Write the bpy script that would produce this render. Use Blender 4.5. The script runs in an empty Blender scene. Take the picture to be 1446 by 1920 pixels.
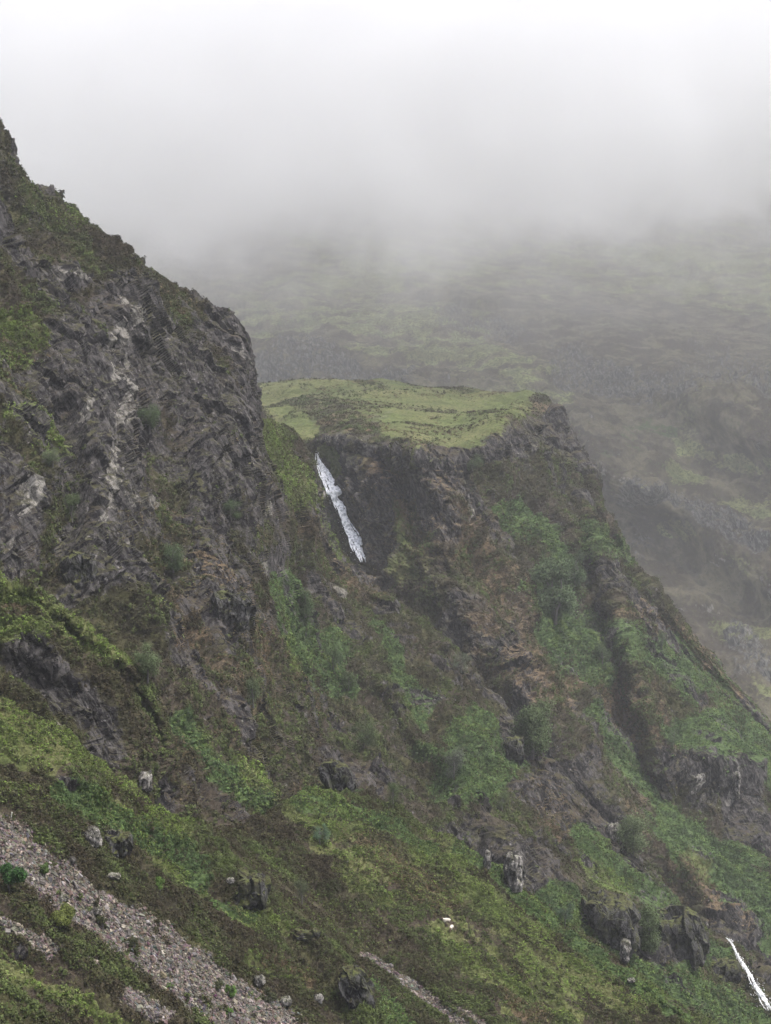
import bpy, math, random
import numpy as np
from mathutils import Vector

# ------------------------------------------------------------------ camera, sky, sun, exposure
scene = bpy.context.scene
COL = scene.collection
FPX = 3045.0                      # focal length in pixels of the 1446 x 1920 photograph
PITCH = math.radians(8.6)         # the camera looks down a little
cam_d = bpy.data.cameras.new('camera')
cam = bpy.data.objects.new('camera', cam_d)
COL.objects.link(cam)
cam.location = (0, 0, 0)
cam.rotation_euler = (math.radians(90) - PITCH, 0, 0)
cam_d.sensor_fit = 'VERTICAL'
cam_d.sensor_height = 24.0
cam_d.lens = 24.0 * FPX / 1920.0
cam_d.clip_start = 0.5
cam_d.clip_end = 12000
scene.camera = cam

SUN_EL, SUN_AZ = math.radians(66), math.radians(112)     # azimuth from +Y towards +X
world = bpy.data.worlds.new('World')
scene.world = world
world.use_nodes = True
wn = world.node_tree
wn.nodes.clear()
w_out = wn.nodes.new('ShaderNodeOutputWorld')
w_bg = wn.nodes.new('ShaderNodeBackground')
w_sky = wn.nodes.new('ShaderNodeTexSky')
w_sky.sky_type = 'NISHITA'
w_sky.sun_disc = False
w_sky.sun_elevation = SUN_EL
w_sky.sun_rotation = SUN_AZ
w_sky.dust_density = 6.0
w_hsv = wn.nodes.new('ShaderNodeHueSaturation')
w_hsv.inputs['Saturation'].default_value = 0.8
wn.links.new(w_sky.outputs[0], w_hsv.inputs['Color'])
w_wb = wn.nodes.new('ShaderNodeMix')                      # the grey of the overcast leans a little to violet
w_wb.data_type = 'RGBA'; w_wb.blend_type = 'MULTIPLY'; w_wb.inputs[0].default_value = 1.0
w_wb.inputs[7].default_value = (0.97, 0.975, 1.05, 1)
wn.links.new(w_hsv.outputs[0], w_wb.inputs[6])
wn.links.new(w_wb.outputs[2], w_bg.inputs['Color'])
w_bg.inputs['Strength'].default_value = 0.08
wn.links.new(w_bg.outputs[0], w_out.inputs['Surface'])

sun_d = bpy.data.lights.new('sun', 'SUN')
sun_d.energy = 1.5
sun_d.angle = math.radians(10)
sun_d.color = (1.0, 1.0, 0.99)
sun = bpy.data.objects.new('sun', sun_d)
COL.objects.link(sun)
to_sun = Vector((math.sin(SUN_AZ) * math.cos(SUN_EL), math.cos(SUN_AZ) * math.cos(SUN_EL), math.sin(SUN_EL)))
sun.rotation_euler = to_sun.to_track_quat('Z', 'Y').to_euler()
sun.location = (0, 0, 200)

vs = scene.view_settings
vs.view_transform = 'Standard'
vs.look = 'None'
vs.gamma = 1
vs.use_curve_mapping = False
vs.exposure = 1.74
cy = scene.cycles
cy.max_bounces = 14
cy.diffuse_bounces = 2
cy.glossy_bounces = 1
cy.transmission_bounces = 2
cy.transparent_max_bounces = 8
cy.volume_bounces = 10
cy.volume_step_rate = 0.55
cy.volume_max_steps = 256
cy.use_adaptive_sampling = True
cy.adaptive_threshold = 0.02
cy.use_denoising = True
cy.denoiser = 'OPENIMAGEDENOISE'
cy.sample_clamp_indirect = 6

# ------------------------------------------------------------------ helpers
rng = np.random.default_rng(7)
random.seed(7)
_perm = np.random.default_rng(11).permutation(256).astype(np.int32)
_perm = np.concatenate([_perm, _perm, _perm])
_g = np.random.default_rng(12).normal(size=(256, 3))
_g /= np.linalg.norm(_g, axis=1)[:, None]
_g = _g.astype(np.float32)


def perlin(P):
    out = np.empty(len(P), np.float32)
    CH = 200000
    for s in range(0, len(P), CH):
        p = P[s:s + CH]
        i = np.floor(p).astype(np.int64)
        f = (p - i).astype(np.float32)
        i = (i & 255).astype(np.int32)
        u = f * f * f * (f * (f * 6 - 15) + 10)
        acc = 0
        for dx in (0, 1):
            a = _perm[(i[:, 0] + dx)]
            wx = u[:, 0] if dx else 1 - u[:, 0]
            for dy in (0, 1):
                b = _perm[a + ((i[:, 1] + dy) & 255)]
                wy = u[:, 1] if dy else 1 - u[:, 1]
                for dz in (0, 1):
                    c = _perm[b + ((i[:, 2] + dz) & 255)]
                    wz = u[:, 2] if dz else 1 - u[:, 2]
                    g = _g[c]
                    acc = acc + wx * wy * wz * (g[:, 0] * (f[:, 0] - dx) + g[:, 1] * (f[:, 1] - dy) + g[:, 2] * (f[:, 2] - dz))
        out[s:s + CH] = acc
    return out * 1.5


def fbm(P, scale, octs=4, gain=0.5, seed=0, kind='n'):
    """noise of wavelength `scale` metres; kind n plain, b billow (round tops), r ridged (sharp tops)"""
    t = 0
    a = 1.0
    q = P / scale + seed * 17.31
    tot = 0
    for _ in range(octs):
        n = perlin(q)
        if kind == 'b':
            n = np.abs(n) * 2 - 0.5
        elif kind == 'r':
            n = 0.5 - np.abs(n) * 2
        t = t + a * n
        tot += a
        a *= gain
        q = q * 2.03 + 5.7
    return t / tot * (1.0 if octs == 1 else 1.3)


def facets(P, scale, seed=0, tilt=0.7):
    """cells with a level and a tilt of their own: broken rock"""
    out = np.empty(len(P), np.float32)
    CH = 60000
    rs = np.random.default_rng(100 + seed)
    jit = rs.random((256, 3)).astype(np.float32)
    lev = rs.random(256).astype(np.float32)
    til = rs.normal(size=(256, 3)).astype(np.float32)
    for s in range(0, len(P), CH):
        q = (P[s:s + CH] / scale)
        i = np.floor(q).astype(np.int64)
        f = (q - i).astype(np.float32)
        best = np.full(len(q), 9e9, np.float32)
        val = np.zeros(len(q), np.float32)
        for dx in (-1, 0, 1):
            for dy in (-1, 0, 1):
                for dz in (-1, 0, 1):
                    h = _perm[_perm[_perm[(i[:, 0] + dx) & 255] + ((i[:, 1] + dy) & 255)] + ((i[:, 2] + dz) & 255)]
                    d = jit[h] + np.array([dx, dy, dz], np.float32) - f
                    dd = (d * d).sum(1)
                    m = dd < best
                    best[m] = dd[m]
                    val[m] = lev[h][m] - 0.5 + tilt * (d * til[h]).sum(1)[m]
        out[s:s + CH] = val
    return out


def to_world(px, py, d):
    """pixel of the photograph and distance along Y -> point"""
    a = (px - 723.0) / FPX
    b = (960.0 - py) / FPX
    cs, sn = math.cos(PITCH), math.sin(PITCH)
    y = cs + b * sn
    z = -sn + b * cs
    return np.stack([a / y * d, d + 0 * px, z / y * d], -1)


def to_pixel(P):
    cs, sn = math.cos(PITCH), math.sin(PITCH)
    fw = P[:, 1] * cs - P[:, 2] * sn
    up = P[:, 1] * sn + P[:, 2] * cs
    return 723 + FPX * P[:, 0] / fw, 960 - FPX * up / fw, fw


def smooth(a, b, x):
    t = np.clip((x - a) / (b - a), 0, 1)
    return t * t * (3 - 2 * t)


def spline(V, n):
    """Catmull-Rom along axis 0, n samples"""
    m = len(V)
    t = np.linspace(0, m - 1, n)
    i = np.minimum(t.astype(int), m - 2)
    f = (t - i).reshape((-1,) + (1,) * (V.ndim - 1))
    g = lambda k: V[np.clip(k, 0, m - 1)]
    p0, p1, p2, p3 = g(i - 1), g(i), g(i + 1), g(i + 2)
    p0 = np.where((i == 0).reshape(f.shape), 2 * p1 - p2, p0)
    p3 = np.where((i == m - 2).reshape(f.shape), 2 * p2 - p1, p3)
    return 0.5 * (2 * p1 + (p2 - p0) * f + (2 * p0 - 5 * p1 + 4 * p2 - p3) * f ** 2 + (3 * p1 - p0 - 3 * p2 + p3) * f ** 3)


def seg_dist(x, y, pts):
    d = np.full(x.shape, 1e9)
    if len(pts) == 1:
        return np.hypot(x - pts[0][0], y - pts[0][1])
    for (x0, y0), (x1, y1) in zip(pts[:-1], pts[1:]):
        vx, vy = x1 - x0, y1 - y0
        L = vx * vx + vy * vy + 1e-9
        t = np.clip(((x - x0) * vx + (y - y0) * vy) / L, 0, 1)
        d = np.minimum(d, np.hypot(x - x0 - t * vx, y - y0 - t * vy))
    return d


def tag(o, label=None, cat=None, group=None, kind=None):
    if label: o['label'] = label
    if cat: o['category'] = cat
    if group: o['group'] = group
    if kind: o['kind'] = kind
    return o


def mesh_obj(name, V, F, mat, parent=None, smooth_shade=False, attrs=None, mats=None, midx=None):
    """F: (n,3) or (n,4) integer array"""
    me = bpy.data.meshes.new(name)
    V = np.asarray(V, np.float32)
    F = np.asarray(F, np.int32)
    k = F.shape[1]
    me.vertices.add(len(V))
    me.vertices.foreach_set('co', V.ravel())
    me.loops.add(F.size)
    me.loops.foreach_set('vertex_index', F.ravel())
    me.polygons.add(len(F))
    me.polygons.foreach_set('loop_start', np.arange(0, F.size, k, dtype=np.int32))
    me.polygons.foreach_set('loop_total', np.full(len(F), k, np.int32))
    me.polygons.foreach_set('use_smooth', np.full(len(F), bool(smooth_shade)))
    for m in (mats or [mat]):
        me.materials.append(m)
    if midx is not None:
        me.polygons.foreach_set('material_index', np.asarray(midx, np.int32))
    for an, (dom, arr) in (attrs or {}).items():
        at = me.attributes.new(an, 'FLOAT_COLOR', dom)
        at.data.foreach_set('color', np.asarray(arr, np.float32).ravel())
    me.update(calc_edges=True)
    me.validate()
    o = bpy.data.objects.new(name, me)
    COL.objects.link(o)
    if parent: o.parent = parent
    return o


# ------------------------------------------------------------------ materials
def new_mat(name):
    m = bpy.data.materials.new(name)
    m.use_nodes = True
    nt = m.node_tree
    nt.nodes.clear()
    out = nt.nodes.new('ShaderNodeOutputMaterial')
    b = nt.nodes.new('ShaderNodeBsdfPrincipled')
    nt.links.new(b.outputs[0], out.inputs[0])
    b.inputs['Specular IOR Level'].default_value = 0.06
    b.inputs['Roughness'].default_value = 0.85
    return m, nt, b


class N:
    def __init__(s, nt):
        s.nt = nt

    def add(s, t, **kw):
        n = s.nt.nodes.new(t)
        for k, v in kw.items(): setattr(n, k, v)
        return n

    def put(s, sock, v):
        if isinstance(v, bpy.types.NodeSocket): s.nt.links.new(v, sock)
        else: sock.default_value = v

    def noise(s, vec, scale, detail=4, rough=0.55, dist=0.0):
        n = s.add('ShaderNodeTexNoise')
        s.put(n.inputs['Vector'], vec)
        n.inputs['Scale'].default_value = scale
        n.inputs['Detail'].default_value = detail
        n.inputs['Roughness'].default_value = rough
        n.inputs['Distortion'].default_value = dist
        return n.outputs[0]

    def math(s, op, a, b=0.0, clamp=False):
        n = s.add('ShaderNodeMath', operation=op, use_clamp=clamp)
        s.put(n.inputs[0], a); s.put(n.inputs[1], b)
        return n.outputs[0]

    def rng(s, v, a, b, c=0.0, d=1.0):
        n = s.add('ShaderNodeMapRange', interpolation_type='SMOOTHSTEP')
        s.put(n.inputs[0], v)
        for i, q in enumerate((a, b, c, d)): n.inputs[1 + i].default_value = q
        return n.outputs[0]

    def mix(s, f, a, b, mode='MIX'):
        n = s.add('ShaderNodeMix', data_type='RGBA', blend_type=mode)
        s.put(n.inputs[0], f)
        for sock, v in ((n.inputs[6], a), (n.inputs[7], b)):
            if isinstance(v, tuple): v = tuple(v) + (1.0,) if len(v) == 3 else v
            s.put(sock, v)
        return n.outputs[2]

    def mapping(s, vec, scale=(1, 1, 1), rot=(0, 0, 0)):
        n = s.add('ShaderNodeMapping')
        s.put(n.inputs[0], vec)
        n.inputs['Rotation'].default_value = rot
        n.inputs['Scale'].default_value = scale
        return n.outputs[0]


def hill_material(name, grain):
    """bare soil and rock, heather, grass, bracken, dead bracken and scree, told apart by the two cover maps on the mesh"""
    m, nt, bs = new_mat(name)
    n = N(nt)
    geo = n.add('ShaderNodeNewGeometry').outputs['Position']
    c1 = n.add('ShaderNodeAttribute', attribute_name='cover_a')
    c2 = n.add('ShaderNodeAttribute', attribute_name='cover_b')
    s1 = n.add('ShaderNodeSeparateColor'); nt.links.new(c1.outputs['Color'], s1.inputs[0])
    s2 = n.add('ShaderNodeSeparateColor'); nt.links.new(c2.outputs['Color'], s2.inputs[0])
    rock, pale, grass = s1.outputs
    brack, rust, scree = s2.outputs
    fine = n.noise(geo, 2.6 / grain, 6, 0.65)
    mid = n.noise(geo, 0.55 / grain, 5, 0.6)
    big = n.noise(geo, 0.06, 4, 0.6)
    fall = n.mapping(n.mapping(geo, (1, 1, 1), (0, math.radians(30), 0)), (1, 1, 0.30))
    strk = n.noise(fall, 2.0 / grain, 7, 0.75, 0.5)
    band = n.noise(fall, 0.35 / grain, 5, 0.65)
    mid = n.math('ADD', n.math('MULTIPLY', mid, 0.5), n.math('MULTIPLY', band, 0.5))
    soft = n.math('MULTIPLY', n.math('SUBTRACT', fine, 0.5), 0.9)

    def edge(v, k=1.0):
        return n.rng(n.math('ADD', v, n.math('MULTIPLY', soft, k)), 0.35, 0.65)
    heath = n.mix(n.rng(mid, 0.43, 0.58), (0.024, 0.022, 0.014), (0.048, 0.046, 0.022))
    heath = n.mix(n.rng(big, 0.45, 0.58), heath, (0.046, 0.037, 0.027))
    heath = n.mix(n.rng(fine, 0.52, 0.66), heath, (0.075, 0.075, 0.034))
    grs = n.mix(n.rng(mid, 0.40, 0.60), (0.050, 0.064, 0.022), (0.094, 0.112, 0.040))
    grs = n.mix(n.rng(big, 0.4, 0.7), grs, (0.115, 0.115, 0.05))
    grs = n.mix(n.rng(fine, 0.40, 0.53, 0.85, 0.0), grs, (0.045, 0.05, 0.018))
    brk = n.mix(n.rng(fine, 0.42, 0.58), (0.036, 0.056, 0.022), (0.070, 0.102, 0.036))
    rst = n.mix(n.rng(fine, 0.3, 0.7), (0.060, 0.043, 0.027), (0.135, 0.100, 0.060))
    rck = n.mix(n.rng(strk, 0.44, 0.60), (0.014, 0.013, 0.014), (0.080, 0.074, 0.069))
    rck = n.mix(n.rng(fine, 0.60, 0.70, 0.0, 0.7), rck, (0.24, 0.22, 0.21))
    rck = n.mix(n.rng(mid, 0.55, 0.75, 0.0, 0.5), rck, (0.075, 0.065, 0.04))
    pal = n.mix(n.rng(strk, 0.42, 0.56), (0.050, 0.047, 0.042), (0.235, 0.22, 0.19))
    vor = n.add('ShaderNodeTexVoronoi'); n.put(vor.inputs['Vector'], geo); vor.inputs['Scale'].default_value = 3.6
    scr = n.mix(n.rng(vor.outputs['Distance'], 0.0, 0.6, 1.0, 0.1), (0.028, 0.026, 0.023), (0.11, 0.104, 0.095))
    col = n.mix(edge(rust, 1.3), heath, rst)
    col = n.mix(edge(grass), col, grs)
    col = n.mix(edge(brack), col, brk)
    sn = n.add('ShaderNodeSeparateXYZ')
    nt.links.new(n.add('ShaderNodeNewGeometry').outputs['True Normal'], sn.inputs[0])
    steep = n.rng(sn.outputs[2], 0.86, 0.60)
    col = n.mix(n.math('MULTIPLY', edge(rock, 1.6), steep), col, rck)
    col = n.mix(n.math('MULTIPLY', edge(pale, 1.3), n.math('ADD', n.math('MULTIPLY', steep, 0.6), 0.2)), col, pal)
    col = n.mix(edge(scree, 0.5), col, scr)
    nt.links.new(col, bs.inputs['Base Color'])
    bs.inputs['Roughness'].default_value = 0.9
    h = n.math('ADD', n.math('MULTIPLY', fine, 0.35 * grain), n.math('MULTIPLY', strk, 0.35 * grain))
    bp = n.add('ShaderNodeBump')
    bp.inputs['Distance'].default_value = 1.0
    bp.inputs['Strength'].default_value = 0.55
    nt.links.new(h, bp.inputs['Height'])
    nt.links.new(bp.outputs[0], bs.inputs['Normal'])
    return m


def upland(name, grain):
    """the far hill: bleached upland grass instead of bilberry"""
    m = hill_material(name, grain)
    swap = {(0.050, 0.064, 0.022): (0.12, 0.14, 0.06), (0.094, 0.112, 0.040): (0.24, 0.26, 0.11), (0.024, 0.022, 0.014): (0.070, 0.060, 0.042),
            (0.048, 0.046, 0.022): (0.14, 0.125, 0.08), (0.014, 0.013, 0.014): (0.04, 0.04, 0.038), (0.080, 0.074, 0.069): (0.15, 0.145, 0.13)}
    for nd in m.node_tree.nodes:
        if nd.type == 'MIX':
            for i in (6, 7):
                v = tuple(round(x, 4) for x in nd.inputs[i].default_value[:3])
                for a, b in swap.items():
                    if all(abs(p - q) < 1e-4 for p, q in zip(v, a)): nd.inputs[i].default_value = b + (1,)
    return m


M_NEAR = hill_material('near_hillside', 1.0)
M_MID = hill_material('cliff_hillside', 1.7)
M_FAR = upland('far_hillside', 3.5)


def tint_material(name, rough=0.8, transl=0.0):
    """leaf colour carried per leaf clump, with a little mottling"""
    m, nt, bs = new_mat(name)
    n = N(nt)
    at = n.add('ShaderNodeAttribute', attribute_name='tint')
    geo = n.add('ShaderNodeNewGeometry').outputs['Position']
    f = n.noise(geo, 1.7, 3, 0.6)
    v = n.add('ShaderNodeHueSaturation')
    n.put(v.inputs['Color'], at.outputs['Color'])
    n.put(v.inputs['Value'], n.rng(f, 0.3, 0.7, 0.75, 1.3))
    nt.links.new(v.outputs[0], bs.inputs['Base Color'])
    bs.inputs['Roughness'].default_value = rough
    return m


M_LEAF = tint_material('leaves')
M_STONE = tint_material('scree_stone', 0.75)


def rock_material(name, dark, light, moss=0.3):
    m, nt, bs = new_mat(name)
    n = N(nt)
    geo = n.add('ShaderNodeNewGeometry').outputs['Position']
    s = n.noise(n.mapping(geo, (1, 1, 0.5), (0.3, 0.4, 0)), 1.8, 8, 0.7, 0.8)
    b = n.noise(geo, 0.9, 6, 0.6)
    col = n.mix(n.rng(s, 0.43, 0.60), dark, light)
    col = n.mix(n.rng(n.noise(geo, 3.5, 5, 0.7), 0.42, 0.5, 0.7, 0.0), col, tuple(v * 0.5 for v in dark))
    col = n.mix(n.rng(b, 0.62 - moss * 0.3, 0.75, 0.0, 0.9), col, (0.045, 0.048, 0.022))
    sn = n.add('ShaderNodeSeparateXYZ')
    nt.links.new(n.add('ShaderNodeNewGeometry').outputs['True Normal'], sn.inputs[0])
    top = n.rng(n.math('ADD', sn.outputs[2], n.math('MULTIPLY', n.math('SUBTRACT', b, 0.5), 0.8)), 0.62, 0.78)
    col = n.mix(n.math('MULTIPLY', top, moss * 2.4, True), col, n.mix(n.rng(s, .4, .6), (0.035, 0.030, 0.018), (0.075, 0.085, 0.03)))
    nt.links.new(col, bs.inputs['Base Color'])
    bp = n.add('ShaderNodeBump'); bp.inputs['Distance'].default_value = 0.35; bp.inputs['Strength'].default_value = 0.9
    nt.links.new(s, bp.inputs['Height']); nt.links.new(bp.outputs[0], bs.inputs['Normal'])
    return m


M_ROCK_D = rock_material('dark_rock', (0.018, 0.017, 0.018), (0.085, 0.083, 0.08), 0.6)
M_ROCK_P = rock_material('pale_rock', (0.07, 0.066, 0.06), (0.32, 0.30, 0.27), 0.2)
M_BARK, _nt, _b = new_mat('bark')
_n = N(_nt)
_nt.links.new(_n.mix(_n.noise(_n.add('ShaderNodeNewGeometry').outputs['Position'], 6), (0.05, 0.045, 0.04), (0.16, 0.15, 0.14)), _b.inputs['Base Color'])

# ------------------------------------------------------------------ landforms
LAYERS = {}


def layer(name, rows, nu, nv, ridges, paint, base, dispf, mat, label):
    """rows: list of rows of (px, py, distance) control points, from behind the skyline to the foot.
    ridges: (polyline, width, metres): spurs (minus, towards the viewer) and gullies (plus)."""
    R = np.array(rows, float)
    G = spline(R, nv)                                   # nv x C x 3
    G = spline(np.swapaxes(G, 0, 1), nu)                # nu x nv x 3
    px, py, d = G[..., 0].ravel(), G[..., 1].ravel(), G[..., 2].ravel()
    W0 = to_world(px, py, d)
    wob = fbm(W0, 34, 2, seed=3) * 16
    for pts, w, dd in ridges:
        q = seg_dist(px + wob, py + wob * 0.4, pts) / w
        d = d + dd * np.exp(-q * q)
    P = to_world(px, py, d)
    Gp = (to_world(px, py, G[..., 2].ravel()) * 0.75 + P * 0.25).reshape(nu, nv, 3)
    du = np.gradient(Gp, axis=0)
    dv = np.gradient(Gp, axis=1)
    nrm = np.cross(du, dv)
    nrm /= np.linalg.norm(nrm, axis=2)[..., None] + 1e-9
    nrm = nrm.reshape(-1, 3)
    flip = np.sign((nrm * -P).sum(1).mean())
    nrm *= flip
    # covers
    cov = {k: np.full(len(P), v, np.float32) for k, v in base.items()}
    n1 = fbm(P, 9 * (1 if name != 'far_hill' else 3), 4, seed=21)
    for kind, pts, w, s in paint:
        q = seg_dist(px + n1 * w * 0.9, py + fbm(P, 14, 2, seed=22) * w * 0.6, pts) / w
        m = s * smooth(1.25, 0.45, q)
        if kind in ('grass', 'bracken', 'scree', 'heather') and s > 0:
            for k in cov:
                if k != kind: cov[k] = cov[k] * (1 - np.clip(m * 1.1, 0, 1)) if k in ('rock', 'pale', 'rust', 'scree') or kind in ('heather', 'scree') else cov[k]
        if kind != 'heather':
            cov[kind] = np.clip(cov[kind] + m, -1, 1.3)
    disp, cov = dispf(P, px, py, cov, nrm)
    bush = cov.get('_bush', np.ones(len(P)))
    # where the sheet is stretched the relief is kept low, or it would tear into steps
    Pg = P.reshape(nu, nv, 3)
    le = np.maximum(np.linalg.norm(np.gradient(Pg, axis=0), axis=2) / 1.0, np.linalg.norm(np.gradient(Pg, axis=1), axis=2))
    md = np.median(le)
    kf = np.clip((1.5 * md / le) ** 1.7, 0.35 if name == 'plateau_hill' else 0.06, 1).ravel()
    P = P + disp * kf[:, None]
    idx = np.arange(nu * nv).reshape(nu, nv)
    F = np.stack([idx[:-1, :-1], idx[1:, :-1], idx[1:, 1:], idx[:-1, 1:]], -1).reshape(-1, 4)
    if flip < 0: F = F[:, ::-1]
    o1 = np.ones(len(P), np.float32)
    A = np.stack([cov['rock'], cov['pale'], cov['grass'], o1], 1)
    B = np.stack([cov['bracken'], cov['rust'], cov['scree'], o1], 1)
    A = np.clip(A, 0, 1); B = np.clip(B, 0, 1)
    ob = mesh_obj(name, P, F, mat, smooth_shade=(name == 'far_hill'), attrs={'cover_a': ('POINT', A), 'cover_b': ('POINT', B)})
    tag(ob, label, 'hillside', kind='structure')
    qx, qy, _ = to_pixel(P)
    LAYERS[name] = dict(P=P, N=nrm, bush=bush, A=A, B=B, px=qx, py=qy, nu=nu, nv=nv)
    return ob


def lerp_rows(top, bot, fr, prof):
    """rows between two rows of control points; prof(f, column) is the distance share"""
    T, Bt = np.array(top, float), np.array(bot, float)
    out = []
    for f in fr:
        r = T + (Bt - T) * f
        g = np.array([prof(f, c) for c in range(len(T))])
        r[:, 2] = T[:, 2] * (Bt[:, 2] / T[:, 2]) ** g
        out.append(r.tolist())
    return out


def back(row, dy=45, dd=30):
    return [[x + 12, y + dy, d + dd] for x, y, d in row]


def ribbed(P):
    """coordinates in which ribs run down the fall line"""
    Q = P.copy()
    Q[:, 0] = 0.87 * P[:, 0] + 0.5 * P[:, 2]
    Q[:, 2] = (-0.5 * P[:, 0] + 0.87 * P[:, 2]) * 0.24
    return Q


def disp_crag(P, px, py, cov, nrm, s=1.0, rocky=0.25, green=0.4):
    """broken cliffs among heather"""
    Q = ribbed(P)
    rib = fbm(Q, 16 * s, 4, 0.55, seed=1, kind='r')
    lump = fbm(P, 7 * s, 4, 0.55, seed=2)
    nat = fbm(Q, 9 * s, 4, 0.6, seed=5)
    cov['rock'] = cov['rock'] + rocky * smooth(0.05, 0.45, nat + 0.35 * rib)
    r = np.clip(cov['rock'] + cov['pale'], 0, 1)
    Z = P * np.array([1, 1, 0.42]); Z[:, 0] += 0.12 * P[:, 2]
    Z = Z + fbm(P, 1.5 * s, 2, seed=33)[:, None] * 0.35 * s
    cov['pale'] = cov['pale'] * smooth(-0.22, -0.05, facets(Z, 1.7 * s, 9, 0.15))
    cov['rock'] = cov['rock'] + np.where(cov['rock'] > 0.05, 0.5, 0) * facets(Z, 3.6 * s, 10, 0.1)
    fa = facets(Z, 4.2 * s, 1, 0.35) * 1.5 + facets(Z, 1.7 * s, 2, 0.4) * 0.55 + facets(P * np.array([1, 1, 0.7]), 0.7 * s, 6, 0.5) * 0.15
    bush = fbm(P, 2.2 * s, 4, 0.65, seed=4, kind='b')
    led = fbm(P * np.array([0.25, 0.25, 1.0]), 2.2 * s, 2, 0.5, seed=8)
    h = rib * 3.6 * s + lump * 1.8 * s + r * (fa * 1.25 * s + led * 0.2 * s) + (1 - r) * bush * 0.9 * s
    cov['_bush'] = bush
    g = fbm(P, 22 * s, 3, seed=31)
    gs = np.abs(fbm(Q, 12 * s, 3, seed=32))
    free = 1 - np.clip(r, 0, 1)
    cov['rust'] = cov['rust'] + 0.55 * smooth(0.1, 0.5, g) * free
    cov['grass'] = cov['grass'] + green * smooth(0.12, 0.5, -g + 0.4 * gs) * free
    return nrm * h[:, None], cov


# ---- far hillside under the cloud
xs = [-100, 120, 300, 480, 720, 960, 1200, 1450, 1650]
rowsA = []
for y, d0, sl in ((-60, 2300, 0), (150, 1800, 0), (320, 1500, 0), (460, 1260, 0), (600, 1030, -0.03), (715, 860, -0.08), (850, 790, -0.10),
                  (1000, 740, -0.10), (1200, 670, -0.08), (1450, 590, -0.05), (1750, 520, 0)):
    rowsA.append([(x, y + 0.02 * (x - 700), d0 * (1 + sl * (x - 480) / 970)) for x in xs])
ridgesA = [([(560, 560), (760, 640), (1000, 740), (1200, 900)], 60, -26), ([(480, 690), (640, 650), (760, 700)], 45, -16),
           ([(700, 470), (900, 560), (1150, 680), (1446, 800)], 70, -24), ([(650, 600), (900, 700), (1050, 790)], 35, 18),
           ([(900, 620), (1180, 760), (1446, 900)], 45, 22), ([(1100, 450), (1300, 560), (1446, 640)], 60, 18),
           ([(1130, 880), (1300, 950), (1446, 1060)], 50, -14), ([(1180, 980), (1330, 1080), (1446, 1180)], 40, 12)]
paintA = [('grass', [(480, 600), (620, 560), (760, 640), (900, 640)], 60, .8), ('grass', [(700, 480), (950, 490), (1446, 500)], 70, .8),
          ('grass', [(800, 640), (960, 700), (1060, 750)], 26, .9), ('grass', [(560, 470), (700, 520)], 50, .6), ('grass', [(1250, 520), (1446, 560)], 50, .6),
          ('bracken', [(1170, 820), (1260, 810)], 28, 1.0), ('bracken', [(1150, 850), (1300, 870), (1446, 880)], 24, .8), ('grass', [(1270, 860), (1446, 870)], 26, 1.2),
          ('grass', [(1240, 990), (1290, 985)], 18, 1.1), ('grass', [(1360, 940), (1446, 930)], 30, .8), ('grass', [(1330, 1170), (1446, 1190)], 18, 1.3),
          ('bracken', [(1280, 1160), (1446, 1230)], 22, .7), ('grass', [(1420, 1290), (1460, 1310)], 14, 1.2), ('grass', [(1200, 920), (1300, 1000), (1446, 1080)], 26, .5),
          ('rock', [(500, 700), (560, 655), (640, 680)], 30, .8), ('pale', [(495, 712), (560, 716)], 6, 1.1), ('pale', [(540, 655), (600, 658)], 9, .55),
          ('rock', [(640, 700), (760, 705)], 22, .7), ('rock', [(800, 590), (960, 620)], 26, .5), ('pale', [(1080, 610), (1120, 680)], 16, .45),
          ('pale', [(795, 560), (812, 556)], 8, .6), ('rock', [(1060, 690), (1250, 720), (1446, 700)], 40, .6), ('pale', [(1120, 870), (1180, 890)], 12, .7),
          ('pale', [(1270, 905), (1290, 915)], 8, .9), ('pale', [(1330, 1040), (1350, 1050)], 10, .7), ('rock', [(1180, 920), (1290, 930), (1420, 1000)], 26, .7),
          ('pale', [(1425, 1080), (1446, 1110)], 14, .8), ('pale', [(1310, 1130), (1345, 1140)], 8, .8), ('rock', [(1380, 1180), (1446, 1260)], 26, .9),
          ('pale', [(1395, 1180), (1410, 1200)], 8, .8), ('rock', [(1300, 620), (1446, 740)], 40, .4)]


def disp_far(P, px, py, cov, nrm):
    Q = P.copy(); Q[:, 0] = 0.55 * P[:, 0] + 0.83 * P[:, 2] ; Q[:, 2] = (-0.83 * P[:, 0] + 0.55 * P[:, 2]) * 0.35
    n = fbm(Q, 60, 4, 0.55, seed=41)
    k = fbm(P, 24, 4, 0.6, seed=42)
    cov['rock'] = cov['rock'] + 0.45 * smooth(0.2, 0.5, k) * smooth(560, 760, py + 0.0 * px)
    cov['pale'] = cov['pale'] + 0.5 * smooth(0.33, 0.6, fbm(P, 14, 4, 0.7, seed=43)) * smooth(0.1, 0.4, k)
    cov['grass'] = cov['grass'] + 0.35 * smooth(-0.1, 0.35, n)
    cov['pale'] = cov['pale'] * smooth(-0.1, 0.05, facets(P, 3.5, 48, 0.2) + 0.4 * fbm(P, 9, 3, seed=49))
    brk = smooth(-0.2, 0.25, fbm(Q, 12, 4, 0.6, seed=45))
    cov['bracken'] = cov['bracken'] * brk * 0.6; cov['grass'] = cov['grass'] * (0.35 + 0.65 * brk)
    r = np.clip(cov['rock'] + cov['pale'], 0, 1)
    h = n * 12 + k * 5 + fbm(P, 6, 3, 0.6, seed=44) * 1.0 + r * (facets(P, 8, 5, 0.5) * 4 + facets(P, 3.4, 7, 0.5) * 1.6) + fbm(P, 5, 3, 0.6, seed=46, kind='b') * 1.2
    return nrm * h[:, None], cov


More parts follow.
